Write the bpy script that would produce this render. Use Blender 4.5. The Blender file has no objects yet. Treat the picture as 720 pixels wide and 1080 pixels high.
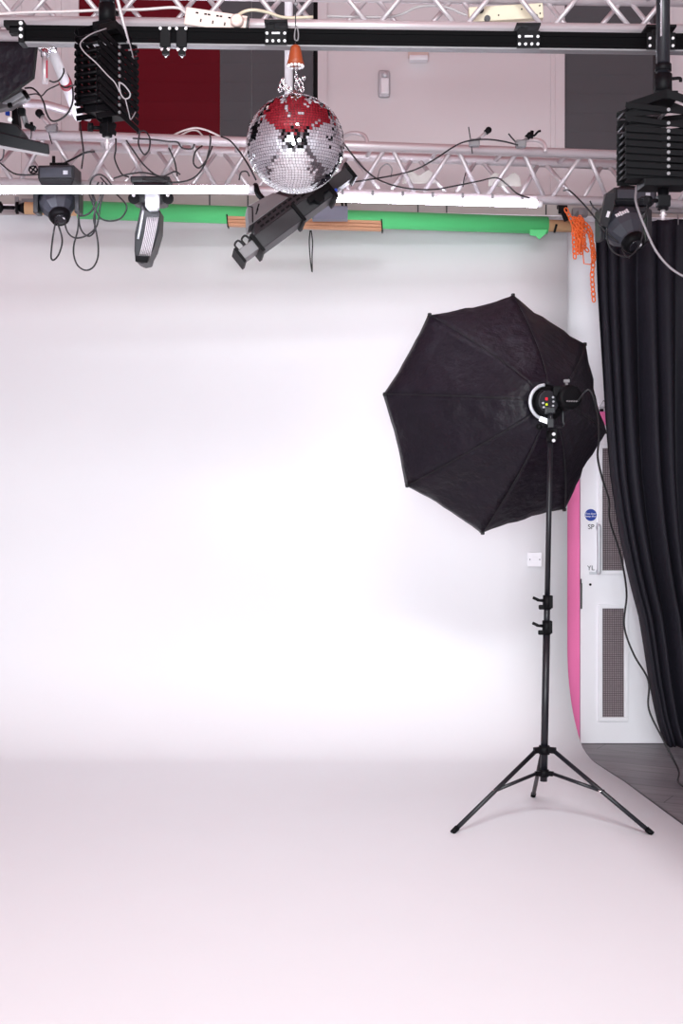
import bpy, bmesh, math, random
from mathutils import Vector, Matrix
random.seed(7)
SC = bpy.context.scene
COL = SC.collection
F = 1500.0; EYE = 1.6; HX = 360.0; HY = 511.0
def P(px, py, d):
    """world point at depth d (metres from the camera) for a measured picture position"""
    return Vector(((px - HX) * d / F, d, EYE - (py - HY) * d / F))
R = math.radians

# ------------------------------------------------------------------ materials
def lin(c):
    c = c / 255.0
    return c / 12.92 if c <= 0.04045 else ((c + 0.055) / 1.055) ** 2.4
def S(r, g, b): return (lin(r), lin(g), lin(b), 1)
MATS = {}
def mat(name, rgb, rough=0.5, metal=0.0, vary=0.08, scale=30.0, bump=0.0, bscale=None, emit=None, estr=0.0, stretch=None, sheen=0.0, spec=None):
    m = bpy.data.materials.new(name); m.use_nodes = True
    nt = m.node_tree; b = nt.nodes['Principled BSDF']
    c = S(*rgb)
    tc = nt.nodes.new('ShaderNodeTexCoord'); mp = nt.nodes.new('ShaderNodeMapping')
    nt.links.new(tc.outputs['Object'], mp.inputs['Vector'])
    if stretch: mp.inputs['Scale'].default_value = stretch
    n = nt.nodes.new('ShaderNodeTexNoise'); n.inputs['Scale'].default_value = scale; n.inputs['Detail'].default_value = 4
    nt.links.new(mp.outputs['Vector'], n.inputs['Vector'])
    mx = nt.nodes.new('ShaderNodeMix'); mx.data_type = 'RGBA'
    mx.inputs[6].default_value = tuple(max(0, v * (1 - vary)) for v in c[:3]) + (1,)
    mx.inputs[7].default_value = tuple(min(1, v * (1 + vary)) for v in c[:3]) + (1,)
    nt.links.new(n.outputs['Fac'], mx.inputs[0]); nt.links.new(mx.outputs[2], b.inputs['Base Color'])
    b.inputs['Roughness'].default_value = rough; b.inputs['Metallic'].default_value = metal
    if spec is not None: b.inputs['Specular IOR Level'].default_value = spec
    if sheen: b.inputs['Sheen Weight'].default_value = sheen
    if bump:
        n2 = nt.nodes.new('ShaderNodeTexNoise'); n2.inputs['Scale'].default_value = bscale or scale; n2.inputs['Detail'].default_value = 5
        nt.links.new(mp.outputs['Vector'], n2.inputs['Vector'])
        bp = nt.nodes.new('ShaderNodeBump'); bp.inputs['Strength'].default_value = bump; bp.inputs['Distance'].default_value = 0.02
        nt.links.new(n2.outputs['Fac'], bp.inputs['Height']); nt.links.new(bp.outputs['Normal'], b.inputs['Normal'])
    if emit:
        b.inputs['Emission Color'].default_value = S(*emit); b.inputs['Emission Strength'].default_value = estr
    MATS[name] = m
    return m

M_cyc = mat('cyclorama_paint', (239, 238, 241), 0.6, vary=0.012, scale=2.2)
M_wall = mat('upper_wall_paint', (228, 220, 223), 0.7, vary=0.03, scale=3)
M_white = mat('white_gloss_paint', (247, 245, 250), 0.4, vary=0.02, scale=8)
M_pink = mat('pink_paint', (250, 118, 180), 0.45, vary=0.03, scale=6)
M_ceil = mat('red_ceiling_paint', (168, 8, 34), 0.7, vary=0.05, scale=3)
M_side = mat('side_wall_paint', (205, 200, 206), 0.8, vary=0.03, scale=3)
M_dark = mat('dark_room_paint', (34, 33, 37), 0.8, vary=0.1, scale=3)
M_beam = mat('grey_beam_paint', (178, 172, 168), 0.6, vary=0.07, scale=14)
M_redblind = mat('red_blind_fabric', (104, 12, 28), 0.55, spec=.12, vary=0.08, scale=5)
M_greyblind = mat('grey_blind_fabric', (92, 91, 95), 0.6, spec=.15, vary=0.05, scale=5)
M_alu = mat('brushed_aluminium', (212, 203, 207), 0.36, 0.45, vary=0.05, scale=60, stretch=(1, 8, 8))
M_alubrace = mat('brace_aluminium', (204, 196, 200), 0.4, 0.4, vary=0.05, scale=60)
M_chrome = mat('bright_steel', (222, 220, 224), 0.18, 1.0, vary=0.03, scale=80)
M_black = mat('black_plastic', (13, 12, 15), 0.5, spec=.12, vary=0.15, scale=60)
M_blackmetal = mat('black_powder_coat', (20, 20, 27), 0.38, 0.0, vary=0.12, scale=80, bump=0.02)
M_rail = mat('black_anodised_rail', (6, 5, 7), 0.5, 0.0, vary=0.12, spec=.04, scale=40, stretch=(1, 10, 10))
M_scissor = mat('black_scissor_steel', (8, 7, 10), 0.45, 0.0, spec=.12, vary=0.2, scale=40)
M_fabric = mat('black_softbox_fabric', (20, 12, 24), 0.5, vary=0.3, scale=6, bump=1.0, bscale=11, spec=.3)
M_seam = mat('black_webbing', (16, 15, 18), 0.7, vary=0.2, scale=60)
M_silver = mat('silver_lining', (220, 220, 224), 0.3, 0.7, vary=0.04, scale=40)
M_curtain = mat('black_velour', (22, 20, 30), 0.7, vary=0.2, scale=40, bump=0.15, bscale=60, spec=.3)
M_fix = mat('charcoal_fixture_plastic', (62, 64, 73), 0.4, vary=0.1, scale=30)
M_fixdark = mat('dark_fixture_plastic', (26, 26, 32), 0.42, vary=0.12, scale=30)
M_grey = mat('grey_fixture_metal', (124, 121, 124), 0.42, 0.1, vary=0.07, scale=30)
M_greydark = mat('dark_grey_fixture_metal', (46, 44, 48), 0.45, 0.1, vary=0.1, scale=30)
M_greyblue = mat('blue_grey_metal', (112, 112, 128), 0.45, 0.1, vary=0.05, scale=30)
M_paleplate = mat('pale_metal_plate', (206, 208, 214), 0.35, 0.2, vary=0.04, scale=30)
M_green = mat('green_background_paper', (92, 216, 132), 0.55, vary=0.05, scale=5, stretch=(1, 6, 6))
M_card = mat('brown_cardboard', (226, 184, 140), 0.75, vary=0.06, scale=40, stretch=(1, 6, 6))
M_wood = mat('brown_timber', (202, 150, 114), 0.6, vary=0.18, scale=14, stretch=(0.6, 12, 12))
M_orange = mat('orange_plastic', (246, 112, 46), 0.4, vary=0.08, scale=50)
M_cone = mat('orange_brown_cone', (150, 66, 32), 0.45, vary=0.12, scale=40)
M_cable = mat('black_rubber_cable', (22, 20, 24), 0.5, vary=0.1, scale=60)
M_cablegrey = mat('grey_cable', (176, 170, 172), 0.5, vary=0.06, scale=60)
M_rope = mat('grey_steel_rope', (150, 144, 148), 0.45, 0.2, vary=0.06, scale=60)
M_cablewhite = mat('white_cable', (214, 204, 204), 0.5, vary=0.04, scale=60)
M_cream = mat('cream_plastic', (226, 202, 194), 0.42, vary=0.04, scale=30)
M_cream2 = mat('yellowed_plastic', (216, 204, 180), 0.45, vary=0.07, scale=30)
M_blue = mat('blue_sign_vinyl', (16, 56, 160), 0.4, vary=0.03, scale=30)
M_bluetape = mat('blue_tape', (30, 80, 205), 0.5, vary=0.05, scale=30)
M_bolt = mat('zinc_bolt', (226, 224, 228), 0.35, 0.1, vary=0.03, scale=80)
M_glint = mat('glass_lens', (22, 22, 28), 0.05, 0.0, vary=0.02, scale=30)
M_red = mat('red_tape', (176, 40, 64), 0.5, vary=0.05, scale=30)
M_mirror = mat('mirror_tile_glass', (236, 236, 240), 0.03, 1.0, vary=0.02, scale=50)
M_grout = mat('mirror_ball_core', (20, 20, 22), 0.6, vary=0.1, scale=50)
M_ledred = mat('red_display', (220, 30, 50), 0.4, emit=(230, 20, 50), estr=0.5)
M_ledgreen = mat('green_display', (200, 220, 40), 0.4, emit=(200, 220, 30), estr=0.5)
M_tube = mat('lit_tube_diffuser', (250, 250, 255), 0.4, emit=(238, 238, 255), estr=34.0)
M_diff = mat('lit_softbox_diffuser', (250, 250, 250), 0.5, emit=(250, 248, 255), estr=1.9)
M_tabglow = mat('glowing_rim_tab', (250, 250, 255), 0.3, emit=(240, 240, 255), estr=1.2)  # emission that makes the silver rim tab shine
M_panelwhite = mat('panel_diffuser', (196, 188, 194), 0.5, vary=0.02)

def laminate():
    m = bpy.data.materials.new('grey_wood_laminate'); m.use_nodes = True
    nt = m.node_tree; b = nt.nodes['Principled BSDF']; L = nt.links.new
    tc = nt.nodes.new('ShaderNodeTexCoord'); mp = nt.nodes.new('ShaderNodeMapping'); mp.inputs['Rotation'].default_value = (0, 0, R(28))
    L(tc.outputs['Object'], mp.inputs['Vector'])
    br = nt.nodes.new('ShaderNodeTexBrick'); br.offset = 0.37
    br.inputs['Scale'].default_value = 1; br.inputs['Brick Width'].default_value = 1.2; br.inputs['Row Height'].default_value = 0.18
    br.inputs['Mortar Size'].default_value = 0.003; br.inputs['Color1'].default_value = S(124, 117, 121); br.inputs['Color2'].default_value = S(104, 98, 103); br.inputs['Mortar'].default_value = S(60, 56, 60)
    L(mp.outputs['Vector'], br.inputs['Vector'])
    mp2 = nt.nodes.new('ShaderNodeMapping'); mp2.inputs['Scale'].default_value = (1.5, 16, 1); L(mp.outputs['Vector'], mp2.inputs['Vector'])
    n = nt.nodes.new('ShaderNodeTexNoise'); n.inputs['Scale'].default_value = 2.5; n.inputs['Detail'].default_value = 6; L(mp2.outputs['Vector'], n.inputs['Vector'])
    mx = nt.nodes.new('ShaderNodeMix'); mx.data_type = 'RGBA'; mx.blend_type = 'OVERLAY'; mx.inputs[0].default_value = 0.5
    L(br.outputs['Color'], mx.inputs[6]); L(n.outputs['Fac'], mx.inputs[7]); L(mx.outputs[2], b.inputs['Base Color'])
    b.inputs['Roughness'].default_value = 0.45
    return m
M_floor = laminate()

def wired_glass():
    m = bpy.data.materials.new('wired_glass'); m.use_nodes = True
    nt = m.node_tree; b = nt.nodes['Principled BSDF']; L = nt.links.new
    tc = nt.nodes.new('ShaderNodeTexCoord'); mp = nt.nodes.new('ShaderNodeMapping'); mp.inputs['Rotation'].default_value = (R(90), 0, 0)
    L(tc.outputs['Object'], mp.inputs['Vector'])
    br = nt.nodes.new('ShaderNodeTexBrick'); br.offset = 0
    br.inputs['Scale'].default_value = 1; br.inputs['Brick Width'].default_value = 0.0135; br.inputs['Row Height'].default_value = 0.0135; br.inputs['Mortar Size'].default_value = 0.0018
    br.inputs['Color1'].default_value = S(142, 130, 134); br.inputs['Color2'].default_value = S(148, 136, 140); br.inputs['Mortar'].default_value = S(84, 74, 78)
    L(mp.outputs['Vector'], br.inputs['Vector']); L(br.outputs['Color'], b.inputs['Base Color'])
    b.inputs['Roughness'].default_value = 0.12
    return m
M_wired = wired_glass()

# ------------------------------------------------------------------ mesh helpers
class MB:
    def __init__(s): s.bm = bmesh.new(); s.smooth = False
    def box(s, c, size, rot=None, bev=0.0):
        c = Vector(c); sx, sy, sz = [v / 2 for v in size]
        b2 = bmesh.new(); bmesh.ops.create_cube(b2, size=1)
        bmesh.ops.scale(b2, vec=size, verts=b2.verts)
        if bev: bmesh.ops.bevel(b2, geom=b2.edges[:], offset=bev, segments=2, affect='EDGES', profile=0.6)
        M = Matrix.Translation(c) @ (rot.to_4x4() if rot else Matrix())
        b2.transform(M); s.merge(b2); return s
    def merge(s, b2):
        me = bpy.data.meshes.new('tmp'); b2.to_mesh(me); b2.free(); s.bm.from_mesh(me); bpy.data.meshes.remove(me)
    def ring(s, c, t, n, r, seg, ref=None):
        ref = ref or (Vector((0, 0, 1)) if abs(t.z) < 0.9 else Vector((1, 0, 0)))
        u = t.cross(ref).normalized(); v = u.cross(t).normalized()
        return [s.bm.verts.new(c + r * (math.cos(2 * math.pi * k / seg) * u + math.sin(2 * math.pi * k / seg) * v)) for k in range(seg)]
    def bridge(s, a, b):
        n = len(a)
        for k in range(n):
            f = s.bm.faces.new((a[k], a[(k + 1) % n], b[(k + 1) % n], b[k])); f.smooth = True
    def cone(s, p0, p1, r0, r1=None, seg=14, caps=True):
        p0 = Vector(p0); p1 = Vector(p1); r1 = r0 if r1 is None else r1
        t = (p1 - p0).normalized()
        a = s.ring(p0, t, None, r0, seg); b = s.ring(p1, t, None, r1, seg); s.bridge(a, b)
        if caps: s.bm.faces.new(a[::-1]); s.bm.faces.new(b)
        return s
    def lathe(s, p0, axis, prof, seg=20, flat=False, scale_v=1.0):
        """prof: list of (distance along the axis, radius)"""
        p0 = Vector(p0); t = Vector(axis).normalized(); rings = []
        for h, r in prof: rings.append(s.ring(p0 + t * h, t, None, max(r, 1e-4), seg))
        for a, b in zip(rings, rings[1:]): s.bridge(a, b)
        s.bm.faces.new(rings[0][::-1]); s.bm.faces.new(rings[-1])
        if flat:
            for f in s.bm.faces: f.smooth = False
        return s
    def tube(s, pts, r, seg=8, sub=6, closed=False):
        pts = [Vector(p) for p in pts]
        q = []
        n = len(pts)
        if sub > 1 and n > 2:
            for i in range(n if closed else n - 1):
                p0 = pts[(i - 1) % n] if (closed or i > 0) else pts[0] * 2 - pts[1]
                p1 = pts[i]; p2 = pts[(i + 1) % n]
                p3 = pts[(i + 2) % n] if (closed or i + 2 < n) else pts[-1] * 2 - pts[-2]
                for k in range(sub):
                    t = k / sub
                    q.append(0.5 * ((2 * p1) + (p2 - p0) * t + (2 * p0 - 5 * p1 + 4 * p2 - p3) * t * t + (3 * p1 - p0 - 3 * p2 + p3) * t ** 3))
            if not closed: q.append(pts[-1])
        else: q = pts
        rings = []; ref = None; m = len(q)
        for i, p in enumerate(q):
            a = q[(i - 1) % m] if (closed or i > 0) else p
            b = q[(i + 1) % m] if (closed or i < m - 1) else p
            t = (b - a)
            t = t.normalized() if t.length > 1e-9 else Vector((0, 0, 1))
            if ref is None:
                ref = Vector((0, 0, 1)) if abs(t.z) < 0.9 else Vector((1, 0, 0))
            u = t.cross(ref)
            if u.length < 1e-4: u = t.cross(Vector((1, 0.3, 0.2)))
            u.normalize(); v = u.cross(t).normalized(); ref = v
            rings.append([s.bm.verts.new(p + r * (math.cos(2 * math.pi * k / seg) * u + math.sin(2 * math.pi * k / seg) * v)) for k in range(seg)])
        for a, b in zip(rings, rings[1:]): s.bridge(a, b)
        if closed: s.bridge(rings[-1], rings[0])
        else: s.bm.faces.new(rings[0][::-1]); s.bm.faces.new(rings[-1])
        return s
    def prism(s, poly, vec, smooth=False):
        """poly: list of 3-D points (planar), extruded by vec"""
        vec = Vector(vec); a = [s.bm.verts.new(Vector(p)) for p in poly]; b = [s.bm.verts.new(Vector(p) + vec) for p in poly]
        n = len(a)
        for k in range(n): s.bm.faces.new((a[k], a[(k + 1) % n], b[(k + 1) % n], b[k]))
        s.bm.faces.new(a[::-1]); s.bm.faces.new(b)
        return s
    def hexa(s, v8):
        """two quads of four corners each, loosely bottom then top"""
        a = [s.bm.verts.new(Vector(p)) for p in v8[:4]]; b = [s.bm.verts.new(Vector(p)) for p in v8[4:]]
        for k in range(4): s.bm.faces.new((a[k], a[(k + 1) % 4], b[(k + 1) % 4], b[k]))
        s.bm.faces.new(a[::-1]); s.bm.faces.new(b)
        return s
    def sphere(s, c, r, u=16, v=10, scale=(1, 1, 1)):
        b2 = bmesh.new(); bmesh.ops.create_uvsphere(b2, u_segments=u, v_segments=v, radius=r)
        for f in b2.faces: f.smooth = True
        bmesh.ops.scale(b2, vec=scale, verts=b2.verts); b2.transform(Matrix.Translation(Vector(c))); s.merge(b2); return s
    def build(s, name, m, parent=None, bev=0.0, label=None):
        bmesh.ops.recalc_face_normals(s.bm, faces=s.bm.faces[:])
        o = None
        org = Vector((0, 0, 0)); p = parent
        while p is not None:
            org += p.location; p = p.parent
        if parent is None:
            vs = [v.co for v in s.bm.verts]
            org = Vector((sum(v.x for v in vs) / len(vs), sum(v.y for v in vs) / len(vs), min(v.z for v in vs)))
        bmesh.ops.translate(s.bm, vec=-org, verts=s.bm.verts)
        me = bpy.data.meshes.new(name); s.bm.to_mesh(me); s.bm.free(); me.materials.append(m)
        o = bpy.data.objects.new(name, me); COL.objects.link(o)
        if parent is None: o.location = org
        else: o.parent = parent
        if bev:
            md = o.modifiers.new('edge', 'BEVEL'); md.width = bev; md.segments = 2; md.limit_method = 'ANGLE'
        if label: o['label'] = label
        return o
def thing(name, label, cat, loc, group=None):
    o = bpy.data.objects.new(name, None); COL.objects.link(o); o.location = Vector(loc); o.empty_display_size = 0.05
    o['label'] = label; o['category'] = cat
    if group: o['group'] = group
    return o
def tag(o, label, cat, group=None):
    o['label'] = label; o['category'] = cat
    if group: o['group'] = group
    return o
def struct(o, label=None):
    o['kind'] = 'structure'
    if label: o['label'] = label
    return o
def text_mesh(body, size, loc, name, m, parent, depth=0.0006, rot=(math.pi / 2, 0, 0), align='CENTER'):
    cu = bpy.data.curves.new('lettering', 'FONT'); cu.body = body; cu.size = size; cu.align_x = align; cu.align_y = 'CENTER'; cu.extrude = depth
    cu.space_line = 0.9
    t = bpy.data.objects.new('lettering', cu); COL.objects.link(t)
    bpy.context.view_layer.update()
    me = bpy.data.meshes.new_from_object(t); bpy.data.objects.remove(t); bpy.data.curves.remove(cu)
    me.transform(Matrix.Translation(Vector(loc)) @ Matrix.Rotation(rot[2], 4, 'Z') @ Matrix.Rotation(rot[0], 4, 'X'))
    org = Vector((0, 0, 0)); p = parent
    while p is not None: org += p.location; p = p.parent
    me.transform(Matrix.Translation(-org)); me.materials.clear(); me.materials.append(m); me.name = name
    o = bpy.data.objects.new(name, me); COL.objects.link(o); o.parent = parent
    return o

# ------------------------------------------------------------------ the setting
YW = 8.90      # building's back wall
struct(MB().box((0, 3.2, -0.065), (7.6, 12.4, 0.1)).build('floor', M_floor), 'grey wood laminate floor')
struct(MB().box((0, 3.2, 5.65), (7.6, 12.4, 0.1)).build('ceiling', M_ceil), 'red ceiling')
struct(MB().box((0, YW + 0.1, 2.8), (7.6, 0.2, 5.7)).build('wall_back', M_wall), 'pinkish white back wall above the cove')
struct(MB().box((-3.75, 3.2, 2.8), (0.1, 12.4, 5.7)).build('wall_left', M_side), 'pale side wall')
struct(MB().box((3.75, 3.2, 2.8), (0.1, 12.4, 5.7)).build('wall_right', M_side), 'pale side wall')
for xx in (-.9, .55):  # unseen beams added to draw pale lines in the ball's reflection
    MB().box((xx, 2.2, 5.52), (.16, 9, .16), bev=.01).build('reflection_beam', M_wall, bpy.data.objects['ceiling'], label='unseen pale beam added for the mirror ball reflection')
struct(MB().box((2.3, YW - .006, 1.63), (2.8, .012, 3.28)).build('wall_door_side', M_white), 'white painted lower wall beside the cove')
struct(MB().box((0, -2.95, 2.8), (7.6, 0.1, 5.7)).build('wall_front', M_dark), 'dark wall behind the camera')

# infinity cove: wall, quarter-round and floor in one sweep
def cove():
    mb = MB(); YC = 8.74; RR = 0.60
    prof = [(YC, 3.255), (YC, 2.4), (YC, 1.6), (YC, 1.0), (YC, RR)]
    for k in range(1, 17):
        a = k / 16 * math.pi / 2
        prof.append((YC - RR + RR * math.cos(a), RR - RR * math.sin(a)))
    prof += [(y, 0.0) for y in (7.9, 7.63, 7.2, 6.9, 6.65, 6.0, 5.0, 4.0, 2.5, 1.0, -1.5)]
    def xe(y):
        tab = [(8.75, 1.385), (8.54, 1.405), (8.38, 1.417), (8.25, 1.438), (7.94, 1.475), (7.63, 1.515), (6.97, 1.570), (6.65, 1.598), (4, 1.85), (-2, 2.4)]
        for (a, xa), (b, xb) in zip(tab, tab[1:]):
            if y >= b: return xa + (xb - xa) * (a - y) / (a - b)
        return tab[-1][1]
    N = 12; TH = 0.015
    rows = []
    for (y, z) in prof:
        x1 = xe(y); x0 = -3.3
        rows.append([mb.bm.verts.new((x0 + (x1 - x0) * i / N, y, z)) for i in range(N + 1)])
    for a, b in zip(rows, rows[1:]):
        for i in range(N):
            f = mb.bm.faces.new((a[i], a[i + 1], b[i + 1], b[i])); f.smooth = True
    o = mb.build('wall_cyclorama', M_cyc)
    md = o.modifiers.new('thick', 'SOLIDIFY'); md.thickness = 0.013; md.offset = 0
    bpy.context.view_layer.update()
    return struct(o, 'seamless white infinity cove wall curving into the floor')
cv = cove()
for f in cv.data.polygons: pass
md = cv.modifiers['thick']; md.offset = 0.0
# dark edging strip along the cove's floor edge
def edging():
    pts = [(1.445, 8.2), (1.4775, 7.94), (1.5175, 7.63), (1.573, 6.97), (1.601, 6.65), (1.853, 4.0)]
    mb = MB()
    for (a, b) in zip(pts, pts[1:]):
        mb.hexa([(a[0], a[1], -0.0148), (a[0] + .012, a[1], -0.0148), (b[0] + .012, b[1], -0.0148), (b[0], b[1], -0.0148),
                 (a[0], a[1], 0.004), (a[0] + .012, a[1], 0.004), (b[0] + .012, b[1], 0.004), (b[0], b[1], 0.004)])
    return struct(mb.build('trim_1', M_greydark), 'dark edging strip along the cove floor')
edging()
# grey beam along the top of the cove
mb = MB()
a = P(-60, 209, 8.68); b = P(900, 228.5, 8.68)
hh = 0.043
mb.hexa([(a.x, 8.62, a.z - hh), (b.x, 8.62, b.z - hh), (b.x, 8.76, b.z - hh), (a.x, 8.76, a.z - hh), (a.x, 8.62, a.z + hh), (b.x, 8.62, b.z + hh), (b.x, 8.76, b.z + hh), (a.x, 8.76, a.z + hh)])
bm_ = struct(mb.build('trim_2', M_beam), 'grey beam along the top of the white cove')
mb = MB()
mb.hexa([(a.x, 8.605, a.z - hh - .006), (b.x, 8.605, b.z - hh - .006), (b.x, 8.76, b.z - hh - .006), (a.x, 8.76, a.z - hh - .006), (a.x, 8.605, a.z - hh), (b.x, 8.605, b.z - hh), (b.x, 8.76, b.z - hh), (a.x, 8.76, a.z - hh)])
mb.build('beam_edge', M_white, bm_)
mb = MB()
for px in (150, 222, 262, 440, 470, 574):
    t = (px + 60) / 960; c = a.lerp(b, t); mb.box((c.x, 8.618, c.z), (0.008, 0.008, 0.08))
mb.build('beam_joint', M_greydark, bm_)

# door and pink frame
def wx(px): return (px - HX) * YW / F
def wz(py): return EYE - (py - HY) * YW / F
d = MB().box(((wx(610.5) + 2.34) / 2, YW - 0.022, (-0.012 + wz(449)) / 2), (2.34 - wx(610.5), 0.04, wz(449) + 0.012), bev=0.003).build('door_1', M_white)
struct(d, 'white door with two narrow wired glass panels')
YD = YW - 0.042
def panel(x0, x1, z0, z1):
    fr = MB(); w = 0.026; y = YD - 0.006
    fr.box(((x0 + x1) / 2, y, z1 + w / 2), (x1 - x0 + 2 * w, 0.02, w), bev=.004); fr.box(((x0 + x1) / 2, y, z0 - w / 2), (x1 - x0 + 2 * w, 0.02, w), bev=.004)
    fr.box((x0 - w / 2, y, (z0 + z1) / 2), (w, 0.02, z1 - z0), bev=.004); fr.box((x1 + w / 2, y, (z0 + z1) / 2), (w, 0.02, z1 - z0), bev=.004)
    f = fr.build('glazing_frame', M_white, d)
    MB().box(((x0 + x1) / 2, YD, (z0 + z1) / 2), (x1 - x0, 0.006, z1 - z0)).build('glass_pane', M_wired, f, label='dark wired glass pane')
panel(wx(633.5), wx(656), wz(601), wz(473))
panel(wx(633.5), wx(656), wz(755), wz(641))
h = MB(); xh = wx(628.5)
h.tube([(xh, YD - .004, wz(556)), (xh, YD - .05, wz(554)), (xh, YD - .056, wz(560)), (xh, YD - .056, wz(598)), (xh, YD - .05, wz(603)), (xh, YD - .004, wz(602))], 0.0115, 10, 4)
h.box((xh + .004, YD - .004, wz(555)), (.026, .006, .05), bev=.002); h.box((xh - .012, YD - .004, wz(604)), (.08, .006, .016), bev=.002)
h.build('handle', M_paleplate, d, label='pale steel pull handle')
s = MB().cone((wx(621.5), YD, wz(543)), (wx(621.5), YD - .003, wz(543)), 0.037, seg=32).build('door_sign', M_blue, d, label='round blue sign with white lettering')
text_mesh('Fire door\nkeep shut', 0.0175, (wx(621.5), YD - .0045, wz(543)), 'lettering', M_white, s)
text_mesh("SP", 0.042, (wx(621.8), YD - .0012, wz(555.6)), 'sticker_lettering', M_black, d)
text_mesh("YL", 0.042, (wx(621.6), YD - .0012, wz(598.8)), 'sticker_lettering', M_black, d)
MB().cone((wx(621), YD + .001, wz(616)), (wx(621), YD - .004, wz(616)), 0.008).build('keyhole', M_black, d)
st = MB(); st.box((wx(611.6), YD - .002, wz(628)), (.010, .006, .16), bev=.001); st.box((wx(611.2), YD - .002, wz(613)), (.008, .005, .035))
st.build('lock_strip', M_greydark, d)
t = MB(); xa = 1.36; xb = wx(609.6); zt = wz(449) + .004; zq = wz(434.5)
t.box(((xa + xb) / 2, YW - .03, zq / 2 - .007), (xb - xa, .056, zq + .015), bev=.003)
t.box(((xb + 2.42) / 2, YW - .03, (zt + zq) / 2), (2.42 - xb, .056, zq - zt), bev=.003)
t.box((2.385, YW - .03, zt / 2 - .007), (.07, .056, zt + .015), bev=.003)
struct(t.build('trim_3', M_pink), 'bright pink door frame')

# clerestory windows with blinds, upper wall mouldings
def window(n, x0, x1, z0, z1, panes, frame_w=.06):
    fr = MB(); y = YW - .018; w = frame_w
    fr.box((x0 - w / 2, y, (z0 + z1) / 2), (w, .036, z1 - z0 + 2 * w), bev=.003); fr.box((x1 + w / 2, y, (z0 + z1) / 2), (w, .036, z1 - z0 + 2 * w), bev=.003)
    fr.box(((x0 + x1) / 2, y, z0 - w / 2), (x1 - x0, .036, w), bev=.003); fr.box(((x0 + x1) / 2, y, z1 + w / 2), (x1 - x0, .036, w), bev=.003)
    o = struct(fr.build('window_%d' % n, M_wall), 'upper window closed off by blinds')
    for (a, b, nm, m, lab) in panes:
        q = MB(); q.box(((a + b) / 2, YW - .006, (z0 + z1) / 2), (b - a, .012, z1 - z0))
        for k in range(1, int((z1 - z0) / .12)): q.box(((a + b) / 2, YW - .0125, z0 + .12 * k), (b - a, .0015, .005))
        q.build(nm, m, o, label=lab)
    return o
w1 = window(1, wx(84), wx(335), wz(148), wz(-120), [(wx(84), wx(232), 'red_blind', M_redblind, 'dark red blind'), (wx(232.3), wx(265), 'grey_blind', M_greyblind, 'dark grey blind'), (wx(265.4), wx(330), 'grey_blind', M_greyblind, 'dark grey blind'), (wx(330.2), wx(335), 'jamb', M_black, 'black jamb strip')])
w2 = window(2, wx(594.5), wx(698), wz(160), wz(-120), [(wx(594.5), wx(688), 'grey_blind', M_greyblind, 'dark grey blind'), (wx(688.3), wx(698), 'jamb', M_greydark, 'darker jamb strip')])
for k, px in enumerate((20, 62, 583)):
    struct(MB().box((wx(px), YW - .008, 4.5), (.035, .016, 2.2), bev=.003).build('trim_%d' % (4 + k), M_wall), 'upright wall moulding')

# ------------------------------------------------------------------ wall fittings
t = thing('wall_switch', 'small square white blank switch plate on the white cove beside the stand', 'switch', P(563.5, 590, 8.73))
c = P(563.5, 590, 8.715)
MB().box(c, (.088, .022, .088), bev=.005).build('faceplate', M_white, t)
for sx in (-1, 1): MB().cone(c + Vector((.03 * sx, -.010, .0)), c + Vector((.03 * sx, -.013, 0)), .004).build('screw', M_grey, t)
MB().box(c + Vector((0, -.0115, 0)), (.03, .003, .03), bev=.001).build('centre_panel', M_white, t)

c = P(405, 88, YW - .03)
t = thing('emergency_light', 'slim oval white fitting on the upper wall between the windows', 'wall light', c)
MB().box(c + Vector((0, .015, 0)), (.074, .03, .17), bev=.02).build('back_plate', M_side, t)
MB().box(c + Vector((.004, -.01, -.02)), (.05, .03, .10), bev=.01).build('cover', M_white, t)
MB().sphere(c + Vector((.004, -.02, .05)), .02, scale=(1, .6, 1)).build('lens', M_paleplate, t)
c = P(441, 59, YW - .05)
t = thing('motion_detector', 'cream boxy detector high on the wall just under the black rail', 'detector', c)
MB().box(c + Vector((0, .02, .02)), (.125, .06, .05), bev=.006).build('housing', M_cream, t)
MB().box(c + Vector((0, 0, -.018)), (.115, .075, .032), bev=.008).build('cover', M_white, t)
MB().sphere(c + Vector((0, -.005, .045)), .028, scale=(1, 1, .5)).build('dome', M_fixdark, t)

c = P(636, 428, YW - .012)
t = thing('wall_sign', 'little white sign with a triangle outline above the pink door frame', 'sign', c)
MB().box(c, (.062, .012, .085), bev=.001).build('plate', M_white, t)
q = MB(); A = c + Vector((0, -.008, .034)); B = c + Vector((-.022, -.008, -.002)); C_ = c + Vector((.022, -.008, -.002))
q.tube([A, B, C_], .0022, 6, 1, closed=True); q.build('triangle_mark', M_black, t)
MB().box(c + Vector((0, -.007, -.012)), (.055, .002, .004)).build('line_mark', M_black, t)
MB().box(c + Vector((-.012, -.007, -.03)), (.025, .002, .022)).build('block_mark', M_black, t)

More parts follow.
